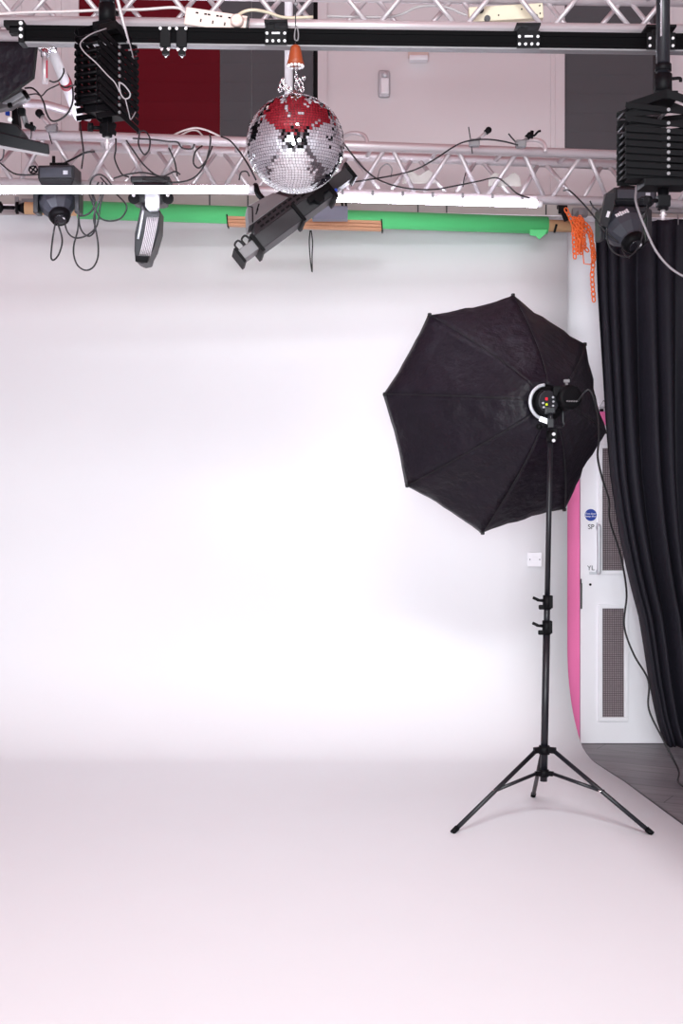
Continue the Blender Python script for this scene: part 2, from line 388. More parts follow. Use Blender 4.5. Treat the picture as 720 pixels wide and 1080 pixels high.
# ------------------------------------------------------------------ light stand
base = Vector((.963, 6.735, 0))
st = thing('light_stand', 'tall black tripod light stand on the white cove floor', 'light stand', base)
feet = [P(477.5, 880, 6.50), P(687, 881.5, 6.475), P(562, 842, 7.25)]
pb = Vector((.957, 6.735, .20)); pt = Vector((.990, 6.74, 1.86))
def on_pole(z): return pb.lerp(pt, (z - pb.z) / (pt.z - pb.z))
up = (pt - pb).normalized()
MB().cone(on_pole(.195), on_pole(.93), .0172).build('lower_column', M_blackmetal, st)
MB().cone(on_pole(.91), on_pole(1.04), .0150).build('middle_column', M_blackmetal, st)
MB().cone(on_pole(1.03), on_pole(1.86), .0130).build('upper_column', M_blackmetal, st)
for z in (.345,):
    q = MB(); q.cone(on_pole(z - .022), on_pole(z + .018), .026)
    for ft in feet:
        dr = Vector((ft.x - base.x, ft.y - base.y, 0)).normalized(); q.box(on_pole(z) + dr * .035, (.045, .022, .028), Matrix.Rotation(math.atan2(dr.y, dr.x), 3, 'Z'), bev=.003)
    q.build('leg_collar', M_black, st)
q = MB(); q.cone(on_pole(.218), on_pole(.25), .024)
for ft in feet:
    dr = Vector((ft.x - base.x, ft.y - base.y, 0)).normalized(); q.box(on_pole(.234) + dr * .03, (.035, .02, .022), Matrix.Rotation(math.atan2(dr.y, dr.x), 3, 'Z'), bev=.003)
q.build('brace_collar', M_black, st)
for ft in feet:
    dr = Vector((ft.x - base.x, ft.y - base.y, 0)).normalized()
    top = on_pole(.345) + dr * .045; end = Vector((ft.x, ft.y, .012))
    lg = MB().cone(top, end, .0105).build('leg', M_blackmetal, st)
    dd = (end - top).normalized()
    MB().cone(end - dd * .03, end + dd * .006, .0135, .0125).build('rubber_foot', M_black, lg)
    mid = top.lerp(end, .50)
    MB().cone(on_pole(.236) + dr * .04, mid, .0085).build('brace', M_blackmetal, st)
    MB().cone(mid + Vector((-.013, -.006, 0)), mid + Vector((.013, .006, 0)), .006).build('rivet', M_chrome, st)
for z in (1.045, .925):
    c = on_pole(z); q = MB(); q.cone(c - up * .035, c + up * .03, .021); q.box(c + Vector((.012, -.004, 0)), (.026, .03, .06), bev=.004)
    q.box(c + Vector((-.026, -.004, -.026)), (.03, .02, .022), bev=.006)
    q.build('clamp_collar', M_black, st)
    q = MB(); q.cone(c + Vector((-.015, -.005, .005)), c + Vector((-.05, -.008, .008)), .008, .006); q.box(c + Vector((-.055, -.008, .014)), (.03, .012, .014), Matrix.Rotation(R(25), 3, 'Y'), bev=.003)
    q.build('wing_knob', M_black, st)
q = MB(); q.cone(on_pole(1.80), on_pole(1.857), .019); q.box(on_pole(1.84) + Vector((.018, 0, 0)), (.03, .025, .05), bev=.004)
q.build('top_socket', M_black, st)
for z in (1.815, 1.835): pass
q = MB()
for z in (1.808, 1.838): q.cone(on_pole(z) + Vector((.012, -.012, 0)), on_pole(z) + Vector((.013, -.024, 0)), .008)
q.build('socket_screw', M_bolt, st)

# ------------------------------------------------------------------ octagonal softbox
yaw = .293
n = Vector((-math.sin(yaw), math.cos(yaw), -.014)).normalized()
u = n.cross(Vector((0, 0, 1))).normalized(); v = u.cross(n).normalized()
RC = P(525.8, 436, 7.4); RO = .623; LB = .57; PH = 1.428
AP = RC - n * LB + v * 0.015
sb = thing('octagonal_softbox', 'large black eight-sided softbox seen from behind on the tall stand', 'softbox', AP)
def rib(k, t):
    a = PH + k * math.pi / 4
    rr = .085 + (RO - .085) * (t ** .86); hgt = LB * (t ** 1.12)
    return AP.lerp(RC, 0) + n * hgt - v * .015 * t + (math.cos(a) * u + math.sin(a) * v) * rr
rnd = random.Random(3)
for k in range(8):
    mb = MB(); NT, NS = 14, 10; grid = []
    for i in range(NT + 1):
        t = i / NT; row = []
        a0 = rib(k, t); a1 = rib(k + 1, t)
        for j in range(NS + 1):
            s_ = j / NS; p = a0.lerp(a1, s_); bow = 4 * s_ * (1 - s_)
            ctr = AP + n * (LB * t)
            rad = (p - ctr); 
            p = p - rad.normalized() * (.011 * bow * t) - n * (.022 * bow * math.sin(math.pi * t) ) * 0
            # soft creases fanning out from the hub
            p = p + (n * .7 - rad.normalized() * .4) * (.009 * math.sin(9 * s_ + 5 * t + k * 2.1) * bow * t + .006 * math.sin(23 * s_ + k + 3 * t) * bow * t)
            row.append(mb.bm.verts.new(p))
        grid.append(row)
    # short straight lip past the ring of rib tips
    row = [mb.bm.verts.new(vv.co + n * .05) for vv in grid[-1]]; grid.append(row)
    for r0, r1 in zip(grid, grid[1:]):
        for j in range(NS):
            f = mb.bm.faces.new((r0[j], r0[j + 1], r1[j + 1], r1[j])); f.smooth = True
    o = mb.build('fabric_panel', M_fabric, sb)
    md = o.modifiers.new('cloth', 'SOLIDIFY'); md.thickness = .003; md.offset = 0
for k in range(8):
    tip = rib(k, 1)
    sm = MB().tube([rib(k, t / 10) for t in range(11)] + [tip + n * .05], .0032, 6, 2).build('seam', M_seam, sb)
    a = PH + k * math.pi / 4; dr = math.cos(a) * u + math.sin(a) * v
    MB().box(tip + n * .012 + dr * .004, (.02, .02, .02), bev=.006).build('corner_pocket', M_seam, sm)
mb = MB(); cen = mb.bm.verts.new(RC + n * .03); rim = []
for k in range(8):
    for j in range(4): rim.append(mb.bm.verts.new(rib(k, 1).lerp(rib(k + 1, 1), j / 4) * 1.0 + (RC - rib(k, 1).lerp(rib(k + 1, 1), j / 4)) * .045 + n * .03))
for i in range(32): mb.bm.faces.new((cen, rim[i], rim[(i + 1) % 32]))
mb.build('front_diffuser', M_diff, sb, label='glowing white front diffuser')
MB().lathe(AP - n * .02, n, [(0, .062), (0, .088), (.03, .092), (.03, .07)], 28).build('speed_ring', M_black, sb)

# ------------------------------------------------------------------ flash head on the stand
HB = AP - n * .085 - u * .024       # rear of the head
fl = thing('studio_flash', 'black studio flash head with lit control panel behind the softbox', 'flash head', AP - n * .1)
MB().lathe(HB, n, [(0, .050), (.0, .058), (.02, .062), (.05, .062), (.058, .056)], 28).build('head_body', M_black, fl)
pc = HB - n * .001
MB().lathe(pc - n * .006, n, [(0, .050), (.004, .054), (.006, .054)], 28).build('control_panel', M_fixdark, fl)
pp = MB().box(pc - n * .008 - u * .014 + v * .012, (.011, .004, .013), Matrix((u, n, v)).transposed()).build('red_display', M_ledred, fl)
MB().box(pc - n * .008 - u * .014 - v * .014, (.010, .004, .010), Matrix((u, n, v)).transposed()).build('green_display', M_ledgreen, fl)
q = MB()
for (a_, b_) in ((.018, .02), (.02, .0), (.018, -.02), (-.034, -.008), (-.03, -.028), (.0, -.034)):
    q.cone(pc - n * .006 + u * a_ + v * b_, pc - n * .014 + u * a_ + v * b_, .005)
q.build('control_knob', M_paleplate, fl)
# bright crescent: the gap of the lit ring at the head's left side
q = MB(); pts = []
for k in range(15):
    a = R(95 + 165 * k / 14); pts.append(pc + n * .03 + (math.cos(a) * u + math.sin(a) * v) * .082)
q.tube(pts, .0085, 8, 2); q.build('rim_band', M_paleplate, fl, label='silver rim band')
MB().box(pc + n * .02 - u * .012 - v * .088, (.05, .012, .024), Matrix.Rotation(R(20), 3, 'Y'), bev=.004).build('rim_tab', M_tabglow, fl, label='silver tab under the rim with an added glow')  # brightness put in as emission; the tab is no lamp
# right-hand handle block, tilt bracket
q = MB(); hc = HB + u * .095 - n * .0
q.lathe(hc - n * .05 + v * .02, n, [(0, .04), (.0, .056), (.02, .060), (.08, .060), (.09, .04)], 18); q.box(hc + v * .05 - n * .0 - u * .01, (.12, .07, .05), bev=.008); q.build('tilt_housing', M_black, fl)
q = MB(); 
for k in range(5): q.cone(hc - n * .052 + u * (-.024 + .012 * k) + v * .0, hc - n * .06 + u * (-.024 + .012 * k) + v * .0, .004)
q.build('tilt_screw', M_grey, fl)
q = MB(); q.box(hc + v * .10, (.03, .02, .016), bev=.003); q.cone(hc + v * .07, hc + v * .1, .008); q.build('flash_tube_latch', M_grey, fl)
tp = on_pole(1.866)
q = MB(); b1 = HB + u * .090 + n * .03 - v * .03
q.tube([b1, b1 - Vector((0, 0, .06)), Vector((b1.x + .006, b1.y, tp.z + .022)), Vector((b1.x - .01, b1.y, tp.z + .010)), Vector((tp.x + .02, tp.y, tp.z + .006)), Vector((tp.x, tp.y, tp.z + .006))], .0075, 8, 3)
q.box(tp + Vector((0, 0, .024)), (.03, .03, .045), bev=.004); q.cone(tp + Vector((0, 0, .002)), tp + Vector((0, 0, .085)), .012)
q.box(tp + Vector((-.004, .0, .085)), (.05, .04, .03), bev=.005)
q.build('tilt_bracket', M_blackmetal, fl)
q = MB(); q.cone(tp + Vector((-.015, -.01, .01)), tp + Vector((-.05, -.012, .008)), .007); q.sphere(tp + Vector((-.055, -.012, .008)), .016); q.build('tilt_knob', M_black, fl)

def cable(name, pts, r, m, label, cat='cable', group=None, sub=8, parts=None):
    o = MB().tube(pts, r, 6, sub).build(name, m)
    return tag(o, label, cat, group)
cb = [hc - n * .054 + u * .03, P(621, 411, 6.72), P(629, 432, 6.75), P(631.5, 460, 6.85), P(630, 482, 7.0), P(635, 505, 7.2), P(642, 528, 7.4), P(643, 550, 7.5), P(654, 585, 7.7), P(660.5, 625, 7.85), P(658, 660, 7.9), P(668, 690, 7.9), P(683.5, 718, 7.9), P(684, 748, 7.9), P(699, 780, 7.85), P(715, 812, 7.75)]
e = P(716.5, 832, 7.5); cb += [Vector((e.x, 7.5, .02)), Vector((e.x + .12, 7.35, -.009)), Vector((e.x + .5, 7.2, -.009))]
cable('power_cable', cb, .0055, M_cable, 'long black mains cable hanging from the flash head past the door', 'cable')

# ------------------------------------------------------------------ curtain and its track
LE = [(232, 627), (300, 630), (330, 632), (400, 637), (450, 640.5), (500, 645), (540, 651), (570, 656.5), (600, 663), (625, 669), (650, 676), (680, 681), (720, 687), (760, 695), (786, 703)]
def left_edge(py):
    for (a, xa), (b, xb) in zip(LE, LE[1:]):
        if py <= b: return xa + (xb - xa) * max(0, (py - a)) / (b - a)
    return LE[-1][1]
def curtain():
    mb = MB(); NU, NV = 230, 70; D = 8.25; grid = []
    rn = random.Random(11); ph = 0; phs = []
    for i in range(NU + 1):
        phs.append(ph); ph += .33 * (1 + .45 * math.sin(i * .11) + .3 * math.sin(i * .043 + 1))
    for j in range(NV + 1):
        vv = j / NV; py = 232 + (786 - 232) * vv; xl = left_edge(py); row = []
        xr = 850 + 8 * vv
        for i in range(NU + 1):
            uu = i / NU; w = uu ** (1 + .35 * vv)
            px = xl + (xr - xl) * w
            amp = .018 + .030 * min(1, vv * 2.5)
            dd = D + amp * math.sin(phs[i] + .5 * math.sin(2.3 * vv + i * .05)) + .012 * math.sin(phs[i] * .37 + 3 * vv) + .03 * math.sin(uu * 9 + 2 * vv)
            p = P(px, py, D)
            row.append(mb.bm.verts.new((p.x + .010 * math.cos(phs[i] * 1.0 + vv) * min(1, uu * 20), dd, max(p.z, .06) + (.006 * math.sin(phs[i]) if j in (0, NV) else 0))))
        grid.append(row)
    for r0, r1 in zip(grid, grid[1:]):
        for i in range(NU):
            f = mb.bm.faces.new((r0[i], r0[i + 1], r1[i + 1], r1[i])); f.smooth = True
    t = thing('curtain', 'tall black pleated curtain hanging in front of the white door', 'curtain', (1.9, D, .06))
    o = mb.build('drape', M_curtain, t); md = o.modifiers.new('cloth', 'SOLIDIFY'); md.thickness = .004
    zt = P(0, 232, D).z
    for k in range(14):
        x = 1.50 + .09 * k; q = MB(); q.tube([(x, D - .008, zt - .03), (x, D - .012, zt + .012), (x, D, zt + .03), (x, D + .006, zt + .005)], .003, 6, 3); q.build('curtain_hook', M_grey, t)
    return t, zt, D
ct, zt, CD = curtain()
t = thing('curtain_track', 'grey metal track along the top of the black curtain', 'curtain track', (2.1, CD, zt + .03))
MB().box((2.2, CD, zt + .055), (1.5, .035, .032), bev=.003).build('track', M_grey, t)
q = MB()
for x in (1.6, 2.2, 2.8): q.box((x, CD + .12, zt + .083), (.03, .3, .025), bev=.002); q.cone((x, CD, zt + .06), (x, CD, zt + .085), .006)
q.build('track_bracket', M_grey, t)

# ------------------------------------------------------------------ trusses
def truss(name, label, p0, p1, hh, bb, rc, rb, half, tri, m, mb_):
    p0 = Vector(p0); p1 = Vector(p1); t = thing(name, label, 'truss', (p0 + p1) / 2)
    ax = (p1 - p0); Ln = ax.length; ax.normalize(); back = Vector((-ax.y, ax.x, 0)).normalized()
    if back.y < 0: back = -back
    upv = Vector((0, 0, 1))
    if tri: ch = [back * (bb / 2), upv * hh, upv * hh + back * bb]; faces = [(0, 1), (0, 2), (1, 2)]
    else: ch = [Vector(), back * bb, upv * hh, upv * hh + back * bb]; faces = [(0, 2), (1, 3), (0, 1), (2, 3)]
    for c in ch: MB().cone(p0 + c, p1 + c, rc, seg=18).build('chord', m, t)
    nseg = int(Ln / half)
    for fi, (a, b) in enumerate(faces):
        for k in range(nseg):
            if (tri and fi == 2) or (not tri and fi >= 2):
                if k % 2 == 0:
                    s0 = p0 + ax * (half * (k + .5)); MB().cone(s0 + ch[a], s0 + ch[b], rb, seg=8).build('brace', mb_, t)
                continue
            s0 = p0 + ax * (half * (k + .08)); s1 = p0 + ax * (half * (k + .92))
            lo, hi = (a, b) if (k + fi) % 2 == 0 else (b, a)
            MB().cone(s0 + ch[lo], s1 + ch[hi], rb, seg=8).build('brace', mb_, t)
    return t
fa = P(-70, 21.6, 5.40); fb = P(790, 32.9, 5.45)
truss('lighting_truss', 'silver lattice truss running across the very top above the black rail', fa, fb, .17, .17, .0225, .0098, .167, False, M_alu, M_alubrace)
ra = P(-60, 185.5, 6.87); rb_ = P(800, 213.0, 7.29)
rt = truss('lighting_truss', 'silver lattice truss behind the mirror ball carrying the tube lamps', ra, rb_, .215, .22, .0245, .0112, .167, True, M_alu, M_alubrace)
def truss_pt(px, dy=0, dd=0):
    t = (px + 60) / 860; return P(px, 185.5 + 27.5 * t + dy, 6.87 + .42 * t + .11 + dd)
# bent tube handles on the rear truss
for x0, x1 in ((362, 387), (549, 575)):
    q = MB()
    yb = 152 if x0 < 400 else 159
    q.tube([P(x0, yb - 8, 7.15), P(x0 + 8, yb - 11.5, 7.12), P(x1 - 6, yb - 10.5, 7.1), P(x1 - 1, yb - 6, 7.08), P(x1, yb + 1, 7.07)], .011, 8, 4)
    q.build('bent_tube', M_alu, rt)
# cut-out gusset plates seen between the braces
for px in (306, 442, 532):
    c = truss_pt(px, -10, .02); g = MB(); w = .085
    g.prism([c + Vector((-w, 0, -.01)), c + Vector((w, 0, -.01)), c + Vector((w * .9, 0, .04)), c + Vector((w * .55, 0, .062)), c + Vector((0, 0, .03)), c + Vector((-w * .55, 0, .062)), c + Vector((-w * .9, 0, .04))], (0, .006, 0))
    g.build('gusset_plate', M_beam, rt)
# suspension pole behind the ball
p = P(307, 0, 7.2)
t = thing('support_pole', 'white vertical pole rising behind the mirror ball to the ceiling', 'pole', (p.x, 7.12, 3.30))
MB().cone((p.x - .01, 7.12, 3.30), (p.x - .01, 7.12, 5.6), .021).build('shaft', M_white, t)
MB().cone((p.x - .01, 7.12, 3.30), (p.x - .01, 7.12, 3.36), .032).build('coupler', M_alu, t)

# ------------------------------------------------------------------ black rail with brackets, carriages
a = P(22, 37, 5.30); b = P(800, 47, 5.34)
ra_ = thing('ceiling_rail', 'long black equipment rail hanging under the front truss', 'rail', (a + b) / 2)
ax = (b - a).normalized(); RM = Matrix.Rotation(math.atan2(ax.y, ax.x), 3, 'Z') @ Matrix.Rotation(-math.asin(ax.z), 3, 'Y')
mid = (a + b) / 2; Ln = (b - a).length
q = MB()
q.box(mid + Vector((0, 0, .022)), (Ln, .05, .018), RM, bev=.002); q.box(mid + Vector((0, 0, -.022)), (Ln, .05, .018), RM, bev=.002); q.box(mid + Vector((0, -.001, 0)), (Ln, .042, .05), RM)
q.box(mid + Vector((0, -.012, 0)), (Ln, .02, .010), RM, bev=.002)
q.build('rail_body', M_rail, ra_)
MB().box(mid + Vector((0, -.001, -.034)), (Ln, .05, .006), RM).build('rail_edge', M_grey, ra_, label='pale metal lower edge')
q = MB(); q.box(a + Vector((.010, -.006, .0)), (.022, .07, .08), bev=.003); q.box(a + Vector((-.02, -.004, .035)), (.075, .06, .022), bev=.003); q.box(a + Vector((-.012, .0, .012)), (.055, .045, .022), bev=.003); q.build('end_stop', M_black, ra_)
q = MB()
for dz in (-.018, .008, .03): q.cone(a + Vector((.01, -.04, dz)), a + Vector((.01, -.048, dz)), .007)
q.build('end_bolt', M_bolt, ra_)
for px, w in ((290, 23), (554.5, 24), (694, 30)):
    tt = (px - 22) / 778; c = a.lerp(b, tt); ww = w / 280
    br = MB(); br.box(c + Vector((0, -.032, -.002)), (ww, .012, .062), bev=.002); br.box(c + Vector((0, .03, .052)), (ww * 1.05, .15, .010), bev=.002); br.box(c + Vector((-.02, -.03, .03)), (.03, .02, .02), bev=.002)
    bo = br.build('mounting_bracket', M_black, ra_)
    bt = MB()
    for i in range(4):
        for dz in (-.022, .006): 
            if dz > 0 and i in (1, 2): continue
            x = c.x - ww * .4 + ww * .8 * i / 3; bt.cone((x, c.y - .037, c.z + dz), (x, c.y - .044, c.z + dz), .0052)
    bt.box(c + Vector((0, -.04, .006)), (.03, .012, .006)); bt.build('bolt', M_bolt, bo)
for i, px in enumerate((174.5, 191.5)):
    tt = (px - 22) / 778; c = a.lerp(b, tt)
    cr = thing('rail_carriage', ('small black rail trolley above the red blind, nearer the scissor lift' if i == 0 else 'small black rail trolley above the red blind, nearer the mirror ball'), 'trolley', c, 'trolleys on the black rail')
    q = MB(); q.box(c + Vector((0, -.033, -.01)), (.040, .014, .075), bev=.003); q.box(c + Vector((0, -.02, -.058)), (.026, .03, .03), bev=.004); q.build('carriage_plate', M_black, cr)
    q = MB()
    for sx in (-1, 1): q.cone(c + Vector((.017 * sx, -.04, .018)), c + Vector((.017 * sx, -.047, .018)), .0055)
    q.build('bolt', M_bolt, cr)
    q = MB(); q.cone(c + Vector((-.012, -.034, -.058)), c + Vector((-.012, -.042, -.058)), .006); q.cone(c + Vector((.012, -.034, -.058)), c + Vector((.012, -.042, -.058)), .006); q.tube([c + Vector((-.008, -.02, -.07)), c + Vector((0, -.02, -.082)), c + Vector((.008, -.02, -.07))], .003, 6, 3); q.build('hook', M_chrome, cr)

# ------------------------------------------------------------------ scissor-arm lamp lifts
def pantograph(label, top, ang, levels, pitch, wide, thick, pole_top, spig, fan=False, dzf=None, flip=1):
    t = thing('scissor_lift', label, 'scissor lift', top)
    ca, sa = math.cos(ang), math.sin(ang); X = Vector((ca, sa, 0)); Y = Vector((-sa, ca, 0)); Z = Vector((0, 0, 1))
    RZ = Matrix.Rotation(ang, 3, 'Z'); W = wide / 2
    q = MB(); q.cone(top + Z * .03, Vector((top.x, top.y, pole_top)), .024); q.build('drop_pole', M_blackmetal, t)
    q = MB(); q.cone(top + Z * .005, top + Z * .075, .031); q.cone(top + Z * .085, top + Z * .11, .029); q.tube([top + Z * .06 + X * .03, top + Z * .062 + X * .06, top + Z * .05 + X * .062], .006, 6, 3); q.build('pole_clamp', M_black, t)
    q = MB(); q.box(top - Z * .01, (.08, thick * .8, .03), RZ, bev=.003); q.build('mount_plate', M_black, t)
    z = -.02; 
    for side in (-1, 1):
        # two arms from the hub to the outer ends of the first level
        for sx in (-1, 1):
            p0 = top + Z * -.005 + Y * (side * thick / 2 * .8); p1 = top + X * (W * .93 * sx) + Z * (-.052) + Y * (side * thick / 2 * .9)
            bar(p0, p1, .028, .005, Y, 'scissor_arm', t)
    for k in range(levels):
        zk = -.052 - pitch * k - (.022 * max(0, 1) if fan and k >= 1 else 0) - (.012 if fan and k >= 2 else 0)
        dz = dzf or (pitch * .55 + (.018 if fan and k < 2 else 0))
        for side in (-1, 1):
            for sx in (-1, 1):
                off = Y * (side * thick / 2 + sx * .004)
                bar(top + X * (-W * sx * flip * side) + Z * zk + off, top + X * (W * sx * flip * side) + Z * (zk - dz) + off, .0195, .0045, Y, 'scissor_arm', t)
        for sx in (-1, 0, 1):
            c = top + X * (W * .97 * sx) + Z * (zk - (dz / 2 if sx == 0 else dz * .3))
            MB().cone(c - Y * (thick / 2 + .010), c + Y * (thick / 2 + .010), .0062, seg=8).build('cross_rod', M_scissor if sx else M_grey, t)
    zb = -.052 - pitch * levels - (.034 if fan else 0)
    q = MB(); q.box(top + Z * (zb - .006), (.16, thick * .9, .03), RZ, bev=.003)
    q.box(top + Z * (zb + .02) + X * .0, (wide * .9, thick * .9, .022), RZ, bev=.003)
    q.build('foot_plate', M_black, t)
    s0 = top + Z * (zb - .02)
    q = MB(); q.cone(s0, s0 - Z * .075, .019); q.box(s0 - Z * .045, (.045, .04, .04), RZ, bev=.004); q.build('spigot_socket', M_black, t)
    q = MB(); q.cone(s0 - Z * .045 + Vector((-.02, -.01, 0)), s0 - Z * .045 + Vector((-.055, -.02, 0)), .007); q.cone(s0 - Z * .045 + Vector((-.05, -.018, 0)), s0 - Z * .045 + Vector((-.066, -.024, 0)), .016); q.build('clamp_knob', M_black, t)
    q = MB(); q.cone(s0 - Z * .07, s0 - Z * (.07 + spig), .0085, .007); q.cone(s0 - Z * (.07 + spig * .5), s0 - Z * (.07 + spig * .62), .012); q.build('spigot', M_alu, t)
    return t
def bar(p0, p1, h, w, nrm, name, t, m=None):
    d_ = (p1 - p0); L_ = d_.length + .014; d_.normalize(); s_ = nrm.cross(d_).normalized()
    rot = Matrix((d_, nrm, s_)).transposed()
    MB().box((p0 + p1) / 2, (L_, w, h), rot, bev=.0015).build(name, m or M_scissor, t)
TL = P(113, 26, 5.22)
pl = pantograph('black folded scissor lift hanging in front of the dark red blind', TL, R(63), 10, .0265, .235, .095, TL.z + .45, .05, dzf=.075, flip=1)
# stay bar and safety rope with its spring hook
MB().cone(P(119, -20, 5.18), P(141, 68, 5.30), .0065).build('stay_bar', M_alu, pl)
sp = MB().tube([P(112, 30, 5.1), P(96, 36, 5.05), P(85, 45, 5.03), P(88, 54, 5.02), P(101, 66, 5.02), P(113, 79, 5.02), P(121, 87, 5.02), P(126, 97, 5.02)], .0024, 6, 6).build('safety_rope', M_rope, pl, label='pale safety rope')
MB().tube([P(126, 88, 5.02), P(131, 90, 5.02), P(137, 98, 5.02), P(136, 103, 5.02), P(131, 104, 5.02), P(127, 98, 5.02)], .0028, 6, 4, closed=True).build('spring_hook', M_rope, sp)
MB().tube([P(132, 104, 5.02), P(134, 112, 5.02), P(136, 120, 5.04), P(138, 126, 5.06), P(143, 118, 5.1)], .0022, 6, 4).build('rope_tail', M_rope, sp)
TR = P(699, 101, 5.0)
pr = pantograph('black folded scissor lift on a pole above the curtain', TR, R(2), 9, .0245, .285, .13, 3.75, .04, fan=True)
q = MB(); q.cone(TR + Vector((-.012, -.026, .2)), TR + Vector((-.012, -.026, .7)), .004); q.build('pole_stripe', M_chrome, pr)

# ------------------------------------------------------------------ mirror ball
BC = P(311.5, 152, 5.08); BR = .1745
bl = thing('mirror_ball', 'round mirror ball hanging from a wire in the middle of the rig', 'mirror ball', BC)
MB().sphere(BC, BR * .985, 48, 32).build('core', M_grout, bl)
def tiles():
    mb = MB(); rn = random.Random(5); rows = 50
    for i in range(rows):
        la0 = -math.pi / 2 + math.pi * i / rows; la1 = la0 + math.pi / rows
        lm = (la0 + la1) / 2; nn = max(6, int(round(2 * math.pi * math.cos(lm) / (math.pi / rows))))
        off = rn.random()
        for k in range(nn):
            lo0 = 2 * math.pi * (k + off) / nn; lo1 = 2 * math.pi * (k + 1 + off) / nn; lo = (lo0 + lo1) / 2
            nrm = Vector((math.cos(lm) * math.cos(lo), math.cos(lm) * math.sin(lo), math.sin(lm)))
            e1 = Vector((-math.sin(lo), math.cos(lo), 0)); e2 = nrm.cross(e1)
            tilt = .045
            n2 = (nrm + e1 * rn.gauss(0, tilt) + e2 * rn.gauss(0, tilt)).normalized()
            f1 = (e1 - n2 * e1.dot(n2)).normalized(); f2 = n2.cross(f1)
            h1 = BR * math.cos(lm) * (math.pi / nn) * .90; h2 = BR * (math.pi / rows / 2) * .90
            c = BC + nrm * BR
            top = [c + f1 * (h1 * a_) + f2 * (h2 * b_) for a_, b_ in ((-1, -1), (1, -1), (1, 1), (-1, 1))]
            bot = [p_ - nrm * (BR * .02) for p_ in top]
            vt = [mb.bm.verts.new(p_) for p_ in top]; vb = [mb.bm.verts.new(p_) for p_ in bot]
            mb.bm.faces.new(vt)
            for j in range(4): mb.bm.faces.new((vt[j], vb[j], vb[(j + 1) % 4], vt[(j + 1) % 4]))
    return mb
mb = tiles()
me_o = mb.build('mirror_tiles', M_mirror, bl)
topb = BC + Vector((0, 0, BR))
MB().lathe(topb - Vector((0, 0, .012)), (0, 0, 1), [(0, .035), (.012, .034), (.018, .012), (.03, .01)], 20).build('cap', M_chrome, bl)
cz0 = P(311.5, 69, 5.08); cz1 = P(311.5, 47.5, 5.08)
cn = MB().lathe(cz0, (0, 0, 1), [(0, .027), (.002, .0315), (.02, .0265), (.055, .020), (.068, .016), (.073, .008)], 22).build('cone_cover', M_cone, bl, label='orange brown cone cover on the wire')
q = MB()
for k in range(12):
    a = k * math.pi / 6; q.sphere(cz0 + Vector((math.cos(a) * .026, math.sin(a) * .026, -.003)), .0058, 8, 6)
q.build('frayed_edge', M_white, cn)
MB().cone(cz1, Vector((cz1.x, cz1.y, 4.2)), .0022, seg=6).build('hanging_wire', M_greydark, bl)
q = MB()
zz = cz0.z - .002; k = 0
while zz > topb.z + .012:
    c = Vector((cz0.x + .002, cz0.y, zz - .008)); d1 = Vector((1, 0, 0)) if k % 2 == 0 else Vector((0, 1, 0))
    q.tube([c + Vector((0, 0, .010)), c + d1 * .005, c - Vector((0, 0, .010)), c - d1 * .005], .0022, 6, 4, closed=True); zz -= .015; k += 1
q.build('chain', M_chrome, bl)
q = MB()
for (dx, dz, s_) in ((-.047, .048, .014), (-.035, .036, .012), (-.055, .03, .010), (.012, .06, .010), (.02, .045, .012), (-.02, .026, .012), (.024, .03, .01), (.03, .07, .007), (-.044, .062, .008)):
    c = topb + Vector((dx, -.01, dz - .012)); q.tube([c + Vector((0, 0, s_)), c + Vector((s_ * .6, 0, 0)), c - Vector((0, 0, s_)), c - Vector((s_ * .6, .004, 0))], .003, 6, 4, closed=True)
q.tube([topb + Vector((-.05, -.01, .05)), topb + Vector((-.03, -.01, .02)), topb + Vector((0, 0, .01)), topb + Vector((.02, 0, .03))], .003, 6, 4)
q.build('shackle', M_chrome, bl)
q = MB(); ck = P(312.5, 36, 5.08)
q.tube([ck + Vector((0, 0, .03)), ck + Vector((.007, 0, 0)), ck + Vector((.004, 0, -.022)), ck + Vector((-.006, 0, -.018)), ck + Vector((-.006, 0, .004))], .0028, 6, 4, closed=True); q.sphere(P(312, 4, 5.07), .008); q.build('snap_hook', M_grey, bl)

# ------------------------------------------------------------------ tube lamps on the rear truss
def tube_lamp(label, a, b, r, housing):
    t = thing('tube_lamp', label, 'tube lamp', (a + b) / 2, 'lit tube lamps under the rear truss')
    d_ = (b - a).normalized()
    MB().cone(a, b, r, seg=14).build('lit_tube', M_tube, t)
    for e, sgn in ((a, -1), (b, 1)): MB().cone(e, e + d_ * (sgn * .025), r * 1.02).build('end_cap', M_white, t)
    q = MB(); bb = Matrix.Rotation(math.atan2(d_.y, d_.x), 3, 'Z') @ Matrix.Rotation(-math.asin(d_.z), 3, 'Y')
    q.box((a + b) / 2 + Vector((0, .012, r + .012) if housing else (0, r + .012, .004)), ((b - a).length, .035, .022), bb, bev=.003); q.build('housing', M_alu, t)
    for k in range(7 if housing else 0):
        c = a.lerp(b, (k + .5) / 7); MB().box(c + Vector((0, .012, r + .012)), (.012, .042, .028), bb).build('clip', M_grey, t)
    return t
tube_lamp('lit white tube lamp crossing in front of the left moving heads', P(-40, 200.4, 6.62), P(262, 199.6, 6.62), .0178, False)
tube_lamp('lit white tube lamp between the mirror ball and the orange chain', P(345, 209.0, 6.95), P(566, 215.2, 7.0), .0165, True)

